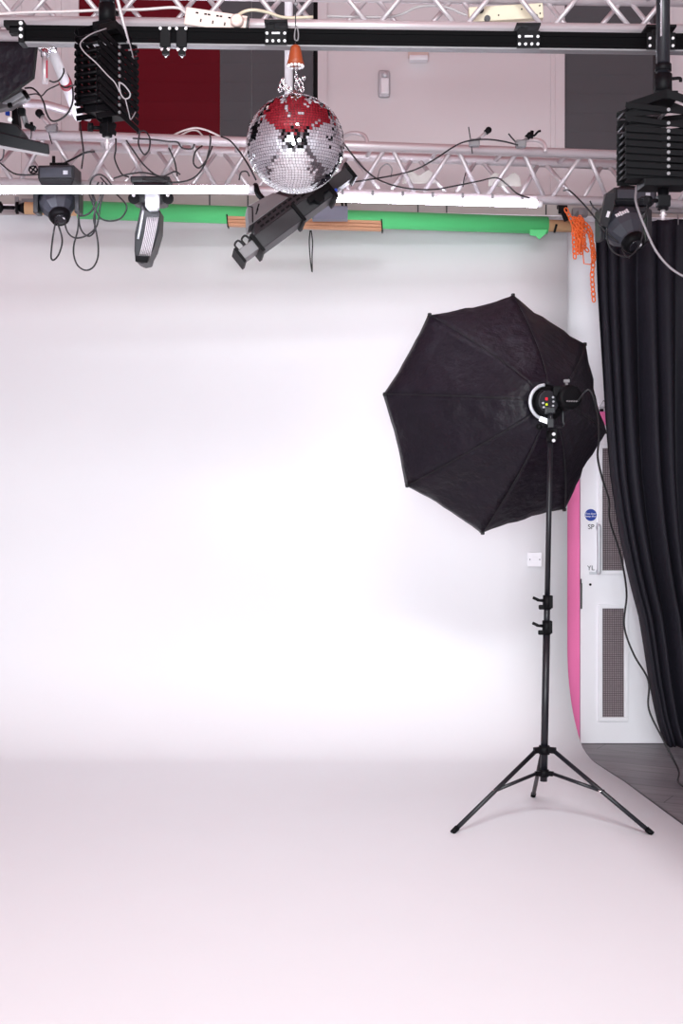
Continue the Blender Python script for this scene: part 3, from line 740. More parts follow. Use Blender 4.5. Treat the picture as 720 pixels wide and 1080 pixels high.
# ------------------------------------------------------------------ backdrop roll, timber batten, chain
a = P(26, 219.5, 8.33); b = P(603, 238.7, 8.62); ax = (b - a).normalized()
rl = thing('backdrop_roll', 'long roll of green background paper under the grey beam', 'paper roll', (a + b) / 2)
def on_roll(px): return a.lerp(b, (px - 26) / 577)
MB().cone(a, b, .036, seg=24).build('cardboard_core', M_card, rl)
MB().cone(on_roll(80), on_roll(576), .0525, seg=32).build('green_paper', M_green, rl)
c = on_roll(566); q = MB()
q.prism([c + Vector((-.055, -.045, -.035)), c + Vector((.05, -.045, -.035)), c + Vector((.035, -.05, -.065)), c + Vector((.0, -.05, -.095)), c + Vector((-.02, -.05, -.075)), c + Vector((-.055, -.05, -.07))], (0, .004, 0)); q.build('paper_flap', M_green, rl)
q = MB()
q.cone(a - ax * .004, a - ax * .035, .034, .02); q.cone(a - ax * .035, a - ax * .05, .036); q.cone(a - ax * .05, a - ax * .13, .011); q.cone(a - ax * .125, a - ax * .135, .018, .03); q.cone(a - ax * .135, a - ax * .142, .034)
q.build('end_plug', M_black, rl)
q = MB()
q.cone(b, b + ax * .02, .034, .03); q.build('end_plug', M_black, rl)
q = MB()
for c in (a - ax * .045, b + ax * .02):
    pz = P(0, 205, 8.5).z; q.box((c.x, 8.5, c.z + .045), (.03, .18, .03), bev=.003); q.box((c.x, c.y + .0, c.z + .02), (.022, .02, .09), bev=.002); q.box((c.x + .02, 8.58, c.z + .075), (.09, .06, .05), bev=.003)
q.build('roll_bracket', M_grey, rl)
# timber batten in front of the paper
a2 = P(239.5, 233.6, 8.16); b2 = P(402, 238.6, 8.24); ax2 = (b2 - a2).normalized()
wb = thing('timber_batten', 'brown grooved timber batten lying along the front of the green roll', 'batten', (a2 + b2) / 2)
RB = Matrix.Rotation(math.atan2(ax2.y, ax2.x), 3, 'Z') @ Matrix.Rotation(-math.asin(ax2.z), 3, 'Y')
q = MB(); LL = (b2 - a2).length; mid = (a2 + b2) / 2
for dz in (-.019, 0, .019): q.box(mid + Vector((0, 0, dz)), (LL, .05, .0175), RB, bev=.003)
q.build('slat_bundle', M_wood, wb)
q = MB(); q.box(mid + Vector((0, .008, 0)), (LL * .995, .028, .05), RB); q.build('groove_backing', M_greydark, wb)
q = MB()
for e in (a2, b2): 
    q.tube([e + Vector((0, -.03, .034)), e + Vector((.006, -.03, -.034)), e + Vector((.006, .03, -.034)), e + Vector((0, .03, .034))], .004, 6, 1, closed=True)
q.build('wire_clip', M_black, wb)
q = MB(); hb = P(593.5, 218.5, 8.5)
ob = thing('chain_hanger', 'black two-bolt hanger plate holding the orange chain', 'hanger', hb)
q.box(hb + Vector((0, .0, 0)), (.052, .012, .082), Matrix.Rotation(R(4), 3, 'Y'), bev=.002); q.box(hb + Vector((.012, -.006, -.055)), (.034, .010, .06), Matrix.Rotation(R(-22), 3, 'Y'), bev=.002); q.box(hb + Vector((0, .06, .02)), (.04, .11, .02), bev=.002); q.build('plate', M_black, ob)
q = MB()
for sx in (-.013, .010): q.cone(hb + Vector((sx, -.006, .026)), hb + Vector((sx, -.013, .026)), .0075)
q.build('bolt', M_bolt, ob)
MB().box(P(585.5, 241, 8.5), (.012, .02, .05), Matrix.Rotation(R(15), 3, 'Y')).build('hook', M_black, ob)

def chain_strand(mb, pts, pitch=.026, w=.0095, wire=.0043):
    # resample
    q = []; n_ = len(pts)
    dense = []
    for i in range(n_ - 1):
        for k in range(20): dense.append(pts[i].lerp(pts[i + 1], k / 20))
    dense.append(pts[-1])
    acc = 0; out = [dense[0]]
    for p0, p1 in zip(dense, dense[1:]):
        acc += (p1 - p0).length
        if acc >= pitch: out.append(p1); acc = 0
    for k, (p0, p1) in enumerate(zip(out, out[1:])):
        d_ = (p1 - p0).normalized(); s_ = d_.cross(Vector((0, 1, 0))).normalized(); f_ = d_.cross(s_)
        ww = s_ * w if k % 2 == 0 else (s_ * .75 + f_ * .6) * w
        e = d_ * (pitch * .12)
        mb.tube([p0 - e + ww * .5, p0 + ww + d_ * pitch * .2, p1 + ww - d_ * pitch * .2, p1 + e + ww * .5, p1 + e - ww * .5, p1 - ww - d_ * pitch * .2, p0 - ww + d_ * pitch * .2, p0 - e - ww * .5], wire, 5, 1, closed=True)
oc = MB()
def st_(L, d=8.38): return [P(x, y, d + (k % 2) * .01) for k, (x, y) in enumerate(L)]
chain_strand(oc, st_([(596, 220), (600, 227), (604, 236), (607, 243)], 8.44))
chain_strand(oc, st_([(604, 233), (605, 250), (605.5, 262), (606, 273)]))
chain_strand(oc, st_([(607, 233), (609, 246), (608, 258), (609, 270)], 8.40))
chain_strand(oc, st_([(606, 230), (612, 245), (614, 258), (612, 271)], 8.36))
chain_strand(oc, st_([(609, 230), (611, 240), (610, 252), (612, 265)], 8.42))
chain_strand(oc, st_([(604, 230), (610, 232), (615, 230), (613, 236), (607, 240), (612, 244), (618, 248)], 8.35))
chain_strand(oc, st_([(607, 242), (613, 246), (616, 252), (613, 262), (608, 268)], 8.37))
chain_strand(oc, st_([(610, 232), (617, 240), (622, 247), (624.5, 262), (625.5, 276), (624, 290), (625, 305), (626, 318)], 8.39))
chain_strand(oc, st_([(612, 232), (619, 238), (623, 244), (624, 255), (626.5, 268), (626, 279)], 8.36))
chain_strand(oc, st_([(614, 258), (618, 263), (621, 266)], 8.38))
chain_strand(oc, st_([(605, 231), (609, 237), (614, 243), (620, 247)], 8.33))
chain_strand(oc, st_([(611, 228), (613, 240), (611, 250), (609, 262)], 8.34))
chain_strand(oc, st_([(604.5, 240), (608, 250), (611, 260), (607, 272)], 8.35))
chain_strand(oc, st_([(614, 236), (612, 247), (615, 255), (618, 262)], 8.37))
oc.tube([P(614, 262, 8.37), P(615.5, 278, 8.37), P(622, 279, 8.37), P(625, 276, 8.37)], .0035, 6, 1)
tag(oc.build('plastic_chain', M_orange), 'tangled bunch of orange plastic chain hanging at the curtain edge', 'chain')

# ------------------------------------------------------------------ moving head lamps
def moving_head(label, base_c, bw, bh, ang, head_c, axis, hr, logo_flip=1, lens_two=False):
    t = thing('moving_head', label, 'stage light', base_c, 'moving head lamps under the rear truss')
    RZ = Matrix.Rotation(ang, 3, 'Z'); X = RZ @ Vector((1, 0, 0)); Y = RZ @ Vector((0, 1, 0)); Z = Vector((0, 0, 1))
    q = MB(); w = bw / 2; dp = bw * .42
    def c8(z, kx, ky): return [base_c + X * (sx * w * kx) + Y * (sy * dp * ky) + Z * z for sx, sy in ((-1, -1), (1, -1), (1, 1), (-1, 1))]
    q.hexa(c8(-bh / 2, .82, .8) + c8(-bh * .2, 1, 1)); q.hexa(c8(-bh * .2, 1, 1) + c8(bh / 2, 1, 1))
    q.build('base', M_fixdark, t, bev=.006)
    q = MB(); q.box(base_c - Y * (dp + .003) + Z * (bh * .12), (bw * .86, .008, bh * .5), RZ, bev=.002); q.build('control_panel', M_fix, t)
    q = MB(); q.box(base_c - Y * (dp + .008) + X * (w * .55) + Z * (bh * .1), (.022, .004, .018), RZ); q.build('display', M_paleplate, t)
    # clamp up to the truss chord
    q = MB(); q.box(base_c + Z * (bh / 2 + .012), (bw * .5, .05, .024), RZ, bev=.003); q.cone(base_c + Z * (bh / 2 + .02) - X * .03, base_c + Z * (bh / 2 + .06) - X * .03, .008); q.build('truss_clamp', M_black, t)
    # yoke
    yk = MB(); arm = hr * 1.12
    yk.cone(base_c - Z * (bh / 2 - .005), base_c - Z * (bh / 2 + .03), bw * .3)
    hz = head_c
    for s_ in (-1, 1):
        pts = [(arm * .72, 0), (arm * 1.12, -.02), (arm * 1.12, -(base_c.z - bh / 2 - hz.z) - hr * .45), (arm * .88, -(base_c.z - bh / 2 - hz.z) - hr * .45), (arm * .88, -.05)]
        o0 = Vector((hz.x, base_c.y, base_c.z - bh / 2)); o0 = o0.lerp(Vector((hz.x, hz.y, o0.z)), .5)
        poly = [o0 + X * (s_ * x) + Z * z - Y * .045 for x, z in pts]
        yk.prism(poly, Y * .09)
    yk.box(Vector((hz.x, (base_c.y + hz.y) / 2, base_c.z - bh / 2 - .02)), (arm * 2.0, .09, .03), RZ, bev=.006)
    yk.build('yoke', M_fixdark, t, bev=.005)
    ax_ = Vector(axis).normalized()
    hd = MB().lathe(hz - ax_ * hr * 1.15, ax_, [(0, hr * .35), (hr * .12, hr * .62), (hr * .5, hr * .92), (hr * 1.0, hr * 1.0), (hr * 1.35, hr * .86), (hr * 1.75, hr * .56), (hr * 1.95, hr * .5)], 10, flat=True).build('head', M_fix, t, bev=.003)
    fc = hz + ax_ * hr * .8
    MB().lathe(fc, ax_, [(-.005, hr * .58), (0, hr * .60), (hr * .28, hr * .50), (hr * .34, hr * .42)], 20).build('lens_barrel', M_black, hd)
    ln = MB().lathe(fc + ax_ * hr * .33, ax_, [(0, hr * .38), (.004, hr * .30), (.008, hr * .12)], 20).build('lens', M_glint, hd)
    for k in (-1, 1): MB().cone(fc + ax_ * hr * .40 + Vector((hr * .14 * k, 0, hr * .12)), fc + ax_ * hr * .46 + Vector((hr * .14 * k, 0, hr * .12)), hr * .09).build('lens_glint', M_white, hd)  # white dots modelled as the glints on the lens
    # pale maker's mark, set proud on the visible flank of the head
    fwd = Vector((0, -1, 0)); side = (fwd - ax_ * fwd.dot(ax_)).normalized(); tang = ax_.cross(side)
    g = MB(); rt_ = Matrix((tang, -side, ax_)).transposed()
    lc = hz + side * (hr * 1.0) - ax_ * (hr * .18)
    for k in range(6): g.box(lc + tang * (hr * .11 * (k - 2.5)), (hr * .085, .004, hr * (.24 if k in (0, 3) else .17)), rt_)
    g.build('maker_mark', M_white, hd, label='small pale lettering mark')
    return t
c = P(63, 188, 6.92)
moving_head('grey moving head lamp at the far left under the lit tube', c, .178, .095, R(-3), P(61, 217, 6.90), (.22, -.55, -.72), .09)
c = P(664, 211, 7.02)
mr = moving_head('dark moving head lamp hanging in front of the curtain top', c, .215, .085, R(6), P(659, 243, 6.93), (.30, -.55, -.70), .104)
# side cheek with its white sticker on the right-hand lamp
q = MB(); q.prism([P(639, 204, 6.86), P(649, 204, 6.86), P(646, 222, 6.86), P(640, 240, 6.86), P(632, 236, 6.86)], (0, .05, 0)); q.build('side_cheek', M_fixdark, mr)
MB().box(P(641, 226, 6.855), (.014, .004, .03), Matrix.Rotation(R(18), 3, 'Y')).build('sticker', M_white, mr)

# ------------------------------------------------------------------ ribbed lamp seen edge-on
c = P(160, 206, 6.9)
t = thing('ribbed_lamp', 'narrow ribbed lamp head hanging edge-on beneath the lit tube', 'stage light', c)
q = MB(); q.box(P(159, 206, 6.95), (.17, .16, .11), bev=.03); q.box(P(160, 192, 6.95), (.19, .14, .03), bev=.008); q.build('base', M_fixdark, t)
for px in (141, 177):
    q = MB(); e = P(px, 209, 6.84); q.cone(e + Vector((0, .03, 0)), e, .024, .028); q.build('side_knob', M_black, t)
    MB().cone(e + Vector((0, .001, .014)), e + Vector((0, -.006, .014)), .009).build('bolt', M_bolt, t)
q = MB(); q.prism([P(152.5, 203, 6.80), P(168, 203, 6.80), P(168, 219, 6.80), P(165, 222.5, 6.80), P(157, 222.5, 6.80), P(153, 218, 6.80)], (0, .03, 0)); q.build('bracket_plate', M_paleplate, t, bev=.004)
MB().cone(P(161, 217.5, 6.80), P(161, 217.5, 6.785), .016).build('pivot_bolt', M_chrome, t)
hd = MB()
hd.prism([P(149.5, 213, 6.83), P(154, 221, 6.83), P(168.5, 221, 6.83), P(167.5, 243, 6.83), P(162, 262, 6.83), P(157.8, 270, 6.83), P(156, 276.5, 6.83), P(149, 278, 6.83), P(142.5, 275, 6.83), P(141.5, 264, 6.83), P(142, 246, 6.83)], (0, .16, 0))
ho = hd.build('head', M_fixdark, t, bev=.006)
q = MB()
for k in range(7):
    f_ = k / 6
    q.tube([P(155.5 + 11 * f_, 229, 6.823), P(152.5 + 12 * f_ - 1.5 * f_, 248, 6.823), P(147.3 + 10.5 * f_, 270, 6.823)], .0032, 6, 3)
q.build('cooling_rib', M_alubrace, ho)
q = MB(); q.tube([P(151, 222, 6.82), P(148, 240, 6.82), P(145.5, 252, 6.82)], .006, 6, 3); q.build('edge_trim', M_paleplate, ho)
MB().box(P(149.5, 273.5, 6.822), (.06, .02, .03), Matrix.Rotation(R(6), 3, 'Y'), bev=.005).build('end_trim', M_black, ho)

# ------------------------------------------------------------------ long flood lamp below the mirror ball
p0 = P(251, 273, 6.50); p1 = P(371, 184.5, 6.62)
fl2 = thing('flood_lamp', 'long tilted grey flood lamp with vented housing below the mirror ball', 'stage light', (p0 + p1) / 2)
X = (p1 - p0).normalized(); LL = (p1 - p0).length; Yv = Vector((0, 1, 0)); Yv = (Yv - X * Yv.dot(X)).normalized(); Vv = Yv.cross(X) * -1
if Vv.z < 0: Vv = -Vv
RM = Matrix((X, Yv, Vv)).transposed()
if RM.determinant() < 0: RM = Matrix((X, -Yv, Vv)).transposed()
def L3(x, y, v_): return p0 + X * x + Yv * y + Vv * v_
def seg(x0, x1, v0, v1, y0, y1, nm, m, bev=.004, par=fl2):
    return MB().box(L3((x0 + x1) / 2, (y0 + y1) / 2, (v0 + v1) / 2), (x1 - x0, y1 - y0, v1 - v0), RM, bev=bev).build(nm, m, par)
seg(.10, .345, -.038, .034, -.05, .10, 'lamp_bar', M_greydark)
seg(.345, .54, -.034, .036, -.05, .10, 'lamp_bar', M_fixdark)
e0 = seg(.01, .105, -.026, .026, -.04, .06, 'end_section', M_grey); seg(0, .014, -.040, .040, -.055, .075, 'end_flange', M_black, .002, e0)
e1 = seg(.54, LL - .01, -.018, .040, -.04, .06, 'end_section', M_greydark); seg(LL - .014, LL, -.030, .056, -.055, .075, 'end_flange', M_black, .002, e1)
for x in (.105, .345, .535): seg(x - .008, x + .008, -.052, .046, -.065, .115, 'flange', M_black, .002)
# tapered housing on the upper side
hs = MB()
hs.hexa([L3(.115, -.045, .034), L3(.52, -.045, .036), L3(.52, .12, .036), L3(.115, .12, .034), L3(.155, -.03, .085), L3(.50, -.03, .085), L3(.50, .12, .085), L3(.155, .12, .085)])
h1 = hs.build('vent_housing', M_greydark, fl2, bev=.004)
hs = MB()
hs.hexa([L3(.125, -.032, .085), L3(.36, -.032, .085), L3(.36, .12, .085), L3(.125, .12, .085), L3(.185, .0, .170), L3(.325, .0, .150), L3(.325, .12, .150), L3(.185, .12, .170)])
hs.build('lamp_housing', M_grey, fl2, bev=.005)
hs = MB(); hs.hexa([L3(.36, -.02, .085), L3(.50, -.02, .085), L3(.50, .12, .085), L3(.36, .12, .085), L3(.33, .01, .145), L3(.45, .01, .13), L3(.45, .12, .13), L3(.33, .12, .145)])
hs.build('rear_cover', M_greydark, fl2, bev=.004)
q = MB()
for k in range(11):
    x = .175 + k * .030
    for (vv0) in (.050, .072):
        yy = -.045 + (vv0 - .034) / .05 * .015
        q.box(L3(x, yy - .001, vv0), (.020, .006, .009), RM)
q.build('vent_slot', M_black, h1)
q = MB(); q.tube([L3(.150, -.04, .088), L3(.20, -.012, .150), L3(.188, -.003, .171)], .003, 6, 1); q.tube([L3(.190, -.022, .112), L3(.215, -.015, .128), L3(.205, -.016, .124), L3(.235, -.008, .145)], .003, 6, 1); q.build('warning_mark', M_black, fl2)
q = MB()
for x in (.035, .075): q.tube([L3(x - .015, -.03, .026), L3(x - .014, -.03, .055), L3(x + .01, -.03, .062), L3(x + .018, -.03, .04), L3(x + .016, -.03, .026)], .005, 6, 4)
q.build('connector_loop', M_cable, fl2)
q = MB(); q.tube([truss_pt(270, 2, -.12), P(269.5, 196, 6.72), P(272, 204, 6.68), P(278, 213, 6.66), L3(.22, .05, .12)], .014, 10, 5); q.build('hanging_arm', M_black, fl2)
q = MB(); q.cone(L3(.46, -.05, .0), L3(.46, -.085, .0), .03, .026); q.box(L3(.47, -.07, .01), (.12, .02, .03), RM, bev=.005); q.build('tilt_knob', M_black, fl2)
MB().box(L3(.545, -.056, -.022), (.02, .006, .014), RM).build('blue_tape', M_bluetape, fl2, label='scrap of blue tape')
# grey driver box behind it
c = P(348, 225.5, 8.05)
t = thing('driver_box', 'small blue-grey metal box between the flood lamp and the timber batten', 'box', c)
MB().box(c, (.20, .08, .075), bev=.004).build('case', M_greyblue, t)
q = MB()
for px in (361, 365): q.tube([P(px, 218, 8.05), P(px - 1, 208, 8.05), P(px - 2, 200, 7.6), P(px - 2, 194, 7.2)], .006, 6, 4)
q.build('hanging_strap', M_black, t)

# ------------------------------------------------------------------ socket strips on the front truss
def strip(label, a, b, w, m, d_thick, holes, plug):
    ax_ = (b - a).normalized(); up_ = Vector((0, 1, 0)).cross(ax_) * -1
    if up_.z < 0: up_ = -up_
    rot = Matrix((ax_, up_.cross(ax_), up_)).transposed(); mid = (a + b) / 2; L_ = (b - a).length
    nrm = rot @ Vector((0, 1, 0)); nrm = nrm if nrm.y < 0 else -nrm
    t = thing('socket_strip', label, 'socket strip', mid, 'socket strips on the front truss')
    MB().box(mid, (L_, d_thick, w), rot, bev=.004).build('case', m, t)
    q = MB()
    f0 = nrm * (d_thick / 2)
    for k in range(holes):
        c = mid + ax_ * (L_ * (-.29 + .19 * k)) + f0
        q.box(c + up_ * .0 + ax_ * .012 - up_ * .010, (.005, .003, .012), rot); q.box(c + up_ * .016 - ax_ * .006, (.010, .003, .006), rot); q.box(c + up_ * .016 + ax_ * .026, (.010, .003, .006), rot)
    if holes: q.build('socket_hole', M_black, t)
    else: q.bm.free()
    return t, mid, ax_, up_, nrm, L_
t, mid, ax_, up_, nrm, L_ = strip('pale pink four-way socket strip lying tilted on the front truss', P(195.5, 18, 5.33), P(261.5, 28, 5.33), .066, M_cream, .04, 3, True)
q = MB(); q.box(mid + ax_ * (L_ / 2 - .003), (.006, .042, .068), Matrix((ax_, up_.cross(ax_), up_)).transposed()); q.build('end_cap', M_greydark, t)
pc = mid + ax_ * (L_ * .33) + nrm * .035 + up_ * .005
pg = thing('mains_plug', 'cream mains plug in the tilted pink socket strip', 'plug', pc)
q = MB(); q.lathe(pc - nrm * .014, nrm, [(0, .024), (.02, .024), (.03, .018)], 20); q.build('plug_body', M_cream, pg)
q = MB(); q.box(pc + nrm * .017, (.026, .003, .022), Matrix((ax_, up_.cross(ax_), up_)).transposed(), bev=.001); q.build('plug_label', M_cream2, pg)
MB().tube([pc + up_ * .02, P(258, 12, 5.27), P(268, 10.5, 5.27), P(282, 13, 5.3), P(300, 18.5, 5.32), P(330, 18, 5.34)], .006, 8, 6).build('flex', M_cream2, pg)
t, mid, ax_, up_, nrm, L_ = strip('yellowed socket strip wedged behind the braces of the front truss', P(494, 17, 5.50), P(572, 12.5, 5.50), .058, M_cream2, .04, 0, False)
q = MB()
for (da, du, r_) in ((-.098, .012, .012), (-.075, -.022, .012), (.11, -.026, .010)): 
    c = mid + ax_ * da + up_ * du + nrm * .02; q.cone(c, c + nrm * .012, r_)
q.build('cable_gland', M_greydark, t)
q = MB()
for (da, du) in ((.13, .018), (.13, -.012), (.06, .008), (-.03, -.01)):
    c = mid + ax_ * da + up_ * du + nrm * .02; q.cone(c, c + nrm * .003, .003)
q.build('screw', M_black, t)
cable('flex_cable', [P(345, 17, 5.46), P(395, 18, 5.47), P(420, 16, 5.49), P(440, 7.5, 5.5), P(460, 6, 5.5), P(475, 9, 5.5), P(484, 13, 5.5), P(492, 16, 5.5)], .0055, M_cablegrey, 'beige flex arching along the top truss to the yellowed socket strip')
cable('flex_cable', [P(-5, 15, 5.33), P(30, 13, 5.33), P(75, 12, 5.35), P(110, 10.5, 5.35), P(150, 10, 5.35), P(185, 8, 5.35), P(196, 14, 5.36)], .0055, M_cablewhite, 'pale flex running along the top truss to the pink socket strip')

# ------------------------------------------------------------------ equipment at the top left
# softbox
t = thing('rectangular_softbox', 'black rectangular softbox poking in at the top left corner', 'softbox', P(-10, 60, 5.9))
fr = [P(-150, 0, 6.15), P(38.5, 47, 5.75), P(35, 82, 5.75), P(-140, 190, 6.15)]
bk = [P(-120, -45, 5.45), P(24, 5, 5.55), P(22, 34, 5.55), P(-120, 30, 5.45)]
q = MB(); q.hexa([P(-60, 26, 5.8), P(38.5, 44, 5.75), P(35, 82, 5.75), P(-60, 150, 5.8), P(-60, 22, 5.98), P(39, 36, 5.95), P(35.5, 78, 5.95), P(-60, 140, 5.98)])
q.build('hood', M_fabric, t, bev=.006)
q = MB(); q.tube([P(38.5, 42, 5.74), P(38.8, 48, 5.74), P(35.5, 82, 5.74), P(-60, 151, 5.79)], .006, 6, 1); q.build('seam', M_seam, t)
# bracket below
t = thing('lamp_bracket', 'grey metal lamp bracket under the corner softbox', 'bracket', P(12, 105, 6.0))
q = MB(); q.prism([P(-4, 110, 6.0), P(22, 93, 6.0), P(27, 95, 6.0), P(30, 102, 6.0), P(10, 114, 6.0), P(-4, 116, 6.0)], (0, .05, 0)); q.build('bracket_arm', M_grey, t, bev=.004)
q = MB(); q.prism([P(2, 108.5, 5.985), P(22, 97, 5.985), P(24.5, 100, 5.985), P(10, 109, 5.985)], (0, .02, 0)); q.build('bracket_slot', M_paleplate, t)
for p0, p1, r_ in ((P(25, 96, 5.99), P(30, 104, 5.99), .009), (P(10, 109, 5.985), P(11, 113, 5.985), .01)): MB().cone(p0, p1, r_).build('bracket_bolt', M_black, t)
# lamp head + LED panel
t = thing('panel_lamp', 'dark flat panel lamp with pale diffuser edge at the left edge', 'lamp', P(10, 140, 6.250))
q = MB(); q.hexa([P(-60, 142, 6.200), P(52.5, 163, 6.200), P(52.5, 163, 6.450), P(-60, 142, 6.450), P(-60, 124, 6.200), P(51.5, 152, 6.200), P(51.5, 152, 6.450), P(-60, 124, 6.450)]); q.build('panel_case', M_fixdark, t, bev=.005)
q = MB(); q.hexa([P(-60, 146.5, 6.210), P(51.5, 165.3, 6.210), P(51.5, 165.3, 6.450), P(-60, 146.5, 6.450), P(-60, 142.5, 6.210), P(51.5, 162.8, 6.210), P(51.5, 162.8, 6.450), P(-60, 142.5, 6.450)]); q.build('diffuser', M_panelwhite, t, label='pale diffuser edge')
q = MB(); q.prism([P(-30, 124, 6.220), P(18, 131, 6.220), P(23, 138, 6.220), P(21, 146, 6.220), P(-30, 142, 6.220)], (0, .15, 0)); q.build('driver_housing', M_fixdark, t, bev=.006)
q = MB(); q.prism([P(12, 114, 6.250), P(18, 113, 6.250), P(20, 133, 6.250), P(12, 133, 6.250)], (0, .06, 0)); q.build('yoke', M_black, t, bev=.006)
MB().box(P(8, 119.5, 6.240), (.018, .02, .018), bev=.003).build('blue_knob', M_bluetape, t, label='blue knob')
MB().cone(P(10.5, 126, 6.210), P(10.5, 126, 6.195), .010).build('bolt', M_bolt, t)
# tubes
t = thing('brace_tube', 'white slanting tube beside the folded scissor lift', 'tube', P(66, 85, 5.8))
q = MB(); q.cone(P(53, 48, 5.75), P(83, 123, 6.6), .0215, .0235); q.build('tube', M_white, t)
q = MB(); q.cone(P(47.3, 55, 5.7), P(47.3, 88, 5.7), .012); q.build('spigot', M_alu, t)
q = MB(); q.box(P(50, 50, 5.72), (.07, .05, .03), bev=.006); q.cone(P(47.3, 52, 5.7), P(47.3, 60, 5.7), .016); q.build('clamp', M_chrome, t)
ta, tb = P(53, 48, 5.75), P(83, 123, 6.6); q = MB(); q.cone(ta.lerp(tb, .46), ta.lerp(tb, .53), .0262); q.build('tape_band', M_red, t, label='red tape band')
MB().box(P(49.5, 73, 5.688), (.006, .004, .07)).build('tape_strip', M_red, t)
t = tag(MB().tube([P(20, 108.5, 6.6), P(45, 110, 6.7), P(62, 114.5, 6.75), P(95, 124, 6.85)], .020, 14, 4).build('scaffold_tube', M_alu), 'grey tube leading from the corner bracket to the rear truss', 'tube')
def spigot_clamp(label, a, b, r, knob):
    t = thing('spigot_clamp', label, 'clamp', a)
    MB().cone(a, b, r).build('arm', M_alubrace, t)
    d_ = (b - a).normalized(); q = MB(); q.cone(b - d_ * .004, b + d_ * .022, r * 1.5); q.sphere(b + d_ * .016, r * 1.8, 10, 8); q.build('knob', M_black, t)
    q = MB(); q.box(a, (.05, .05, .035), bev=.006); q.cone(a - Vector((.03, .02, .0)), a + Vector((.03, -.02, .02)), .006); q.build('clamp_body', M_grey, t)
    return t
spigot_clamp('silver clamp arm with black knob on the left end of the rear truss', P(55, 136, 6.9), P(43.5, 122, 6.9), .011, 1)
spigot_clamp('silver clamp arm with black knob on the rear truss right of the mirror ball', P(500, 151, 7.0), P(512.5, 139.5, 7.0), .009, 1)
spigot_clamp('small silver clamp with cluttered black fittings on the rear truss by the right window', P(549, 152, 7.0), P(556, 145, 7.0), .009, 1)
t = thing('cable_tie_clamp', 'tiny black wing clamp above the bent tube by the right window', 'clamp', P(562, 142, 7.0))
q = MB(); q.tube([P(554, 144, 7), P(559, 141, 7), P(563, 143, 7), P(567, 139, 7), P(570, 138, 7)], .006, 6, 3); q.cone(P(560, 146, 7), P(561, 138, 7), .009); q.build('wing_clamp', M_black, t)
t = thing('spigot_clamp', 'dark clamp with hanging knobs beside the corner panel lamp', 'clamp', P(25, 125, 6.08))
q = MB(); q.cone(P(21, 112, 6.08), P(29, 134, 6.1), .012); q.build('arm', M_grey, t)
q = MB(); q.box(P(23, 118, 6.06), (.03, .03, .03), bev=.005); q.box(P(32, 134, 6.08), (.045, .03, .02), Matrix.Rotation(R(20), 3, 'Y'), bev=.004); q.cone(P(33, 129, 6.08), P(34, 138, 6.08), .007); q.build('knob', M_black, t)
# black drop of cable hooks on the truss bottom at far left
t = thing('hook_clamp', 'round black hook clamp on the left end of the lower chord', 'clamp', P(35, 180, 6.8))
q = MB(); q.tube([P(35 + 4.2 * math.cos(k * math.pi / 4), 179 + 3.8 * math.sin(k * math.pi / 4), 6.8) for k in range(8)], .004, 6, 3, closed=True); q.cone(P(31, 176, 6.8), P(39, 182, 6.8), .004); q.cone(P(38, 175, 6.8), P(32, 183, 6.8), .004); q.build('hook', M_black, t)

# ------------------------------------------------------------------ hanging and looping cables
D = 6.78
DK = [0]
def C(L, label, d=None, r=.0042, m=None, nm='cable', cat='cable'):
    if d is None: d = 6.68 + .022 * (DK[0] % 6); DK[0] += 1
    pts = [P(x[0], x[1], x[2] if len(x) > 2 else d) for x in L]
    return cable(nm, pts, r, m or M_cable, label, cat)
C([(59, 232, 6.8), (56.5, 245), (54.5, 260), (54, 272), (57, 274), (62, 268), (65.5, 256), (64, 245), (59, 232, 6.8)], 'small closed black cable loop dangling below the leftmost moving head')
C([(83, 222), (82, 242), (78, 258), (78, 270), (82, 280), (90, 285), (98, 282), (103, 272), (103.5, 258), (101, 242), (99, 228), (106, 206), (108, 192)], 'long oval black cable loop hanging lowest at the left of the green roll')
C([(68, 232, 6.8), (70, 242), (75, 249), (82, 251), (92, 248), (101, 240), (104, 230), (106, 215), (112, 195)], 'black cable sagging from the leftmost moving head lens over the green roll')
C([(83, 228), (84, 238), (88, 246), (94, 249), (99, 245), (100, 238), (100, 225), (97, 205), (95, 195), (98, 187), (105, 184), (112, 188), (118, 196)], 'black cable curling up over the lit tube beside the leftmost moving head')
C([(82, 228), (90, 227), (97, 222), (100, 212), (98, 203), (104, 192)], 'short black cable bending across the left end of the green paper')
C([(94, 205), (100, 220), (106, 230), (115, 233), (126, 231), (132, 224), (133, 216), (124, 206), (114, 196), (106, 187)], 'black cable loop drooping across the green roll toward the ribbed lamp')
C([(26, 93, 6.2), (34, 93, 6.2), (41, 99, 6.2), (46, 108, 6.2), (49, 119, 6.2), (54, 127, 6.2), (61, 127, 6.2), (70, 121, 6.2), (76, 110, 6.2), (77, 97, 6.2), (74, 84, 6.2), (67, 73, 6.2)], 'big black cable loop hanging round the white slanting tube')
C([(30, 100, 6.1), (38, 99, 6.1), (44, 101, 6.1), (50, 95, 6.1), (58, 91, 6.1), (62, 89, 6.0)], 'thin braided tether from the corner bracket to the red tape band', r=.003, m=M_greydark)
C([(52, 85, 5.95), (57, 86.5, 5.95), (63, 84, 5.95), (67, 77, 5.95), (67, 72, 5.95)], 'short black tie beside the red tape band', r=.0035)
C([(64, 90, 6.0), (69, 92.5, 6.0), (75, 90.5, 6.0), (82, 89, 5.6)], 'black cable end running from red tape band to the scissor lift')
C([(78, 108, 6.95), (81, 116, 6.95), (83, 122, 6.93), (84.5, 130, 6.9), (86, 144, 6.8), (88, 160, 6.7), (87, 170, 6.8), (86, 178, 6.8)], 'black cable dropping behind the folded scissor lift to the leftmost moving head')
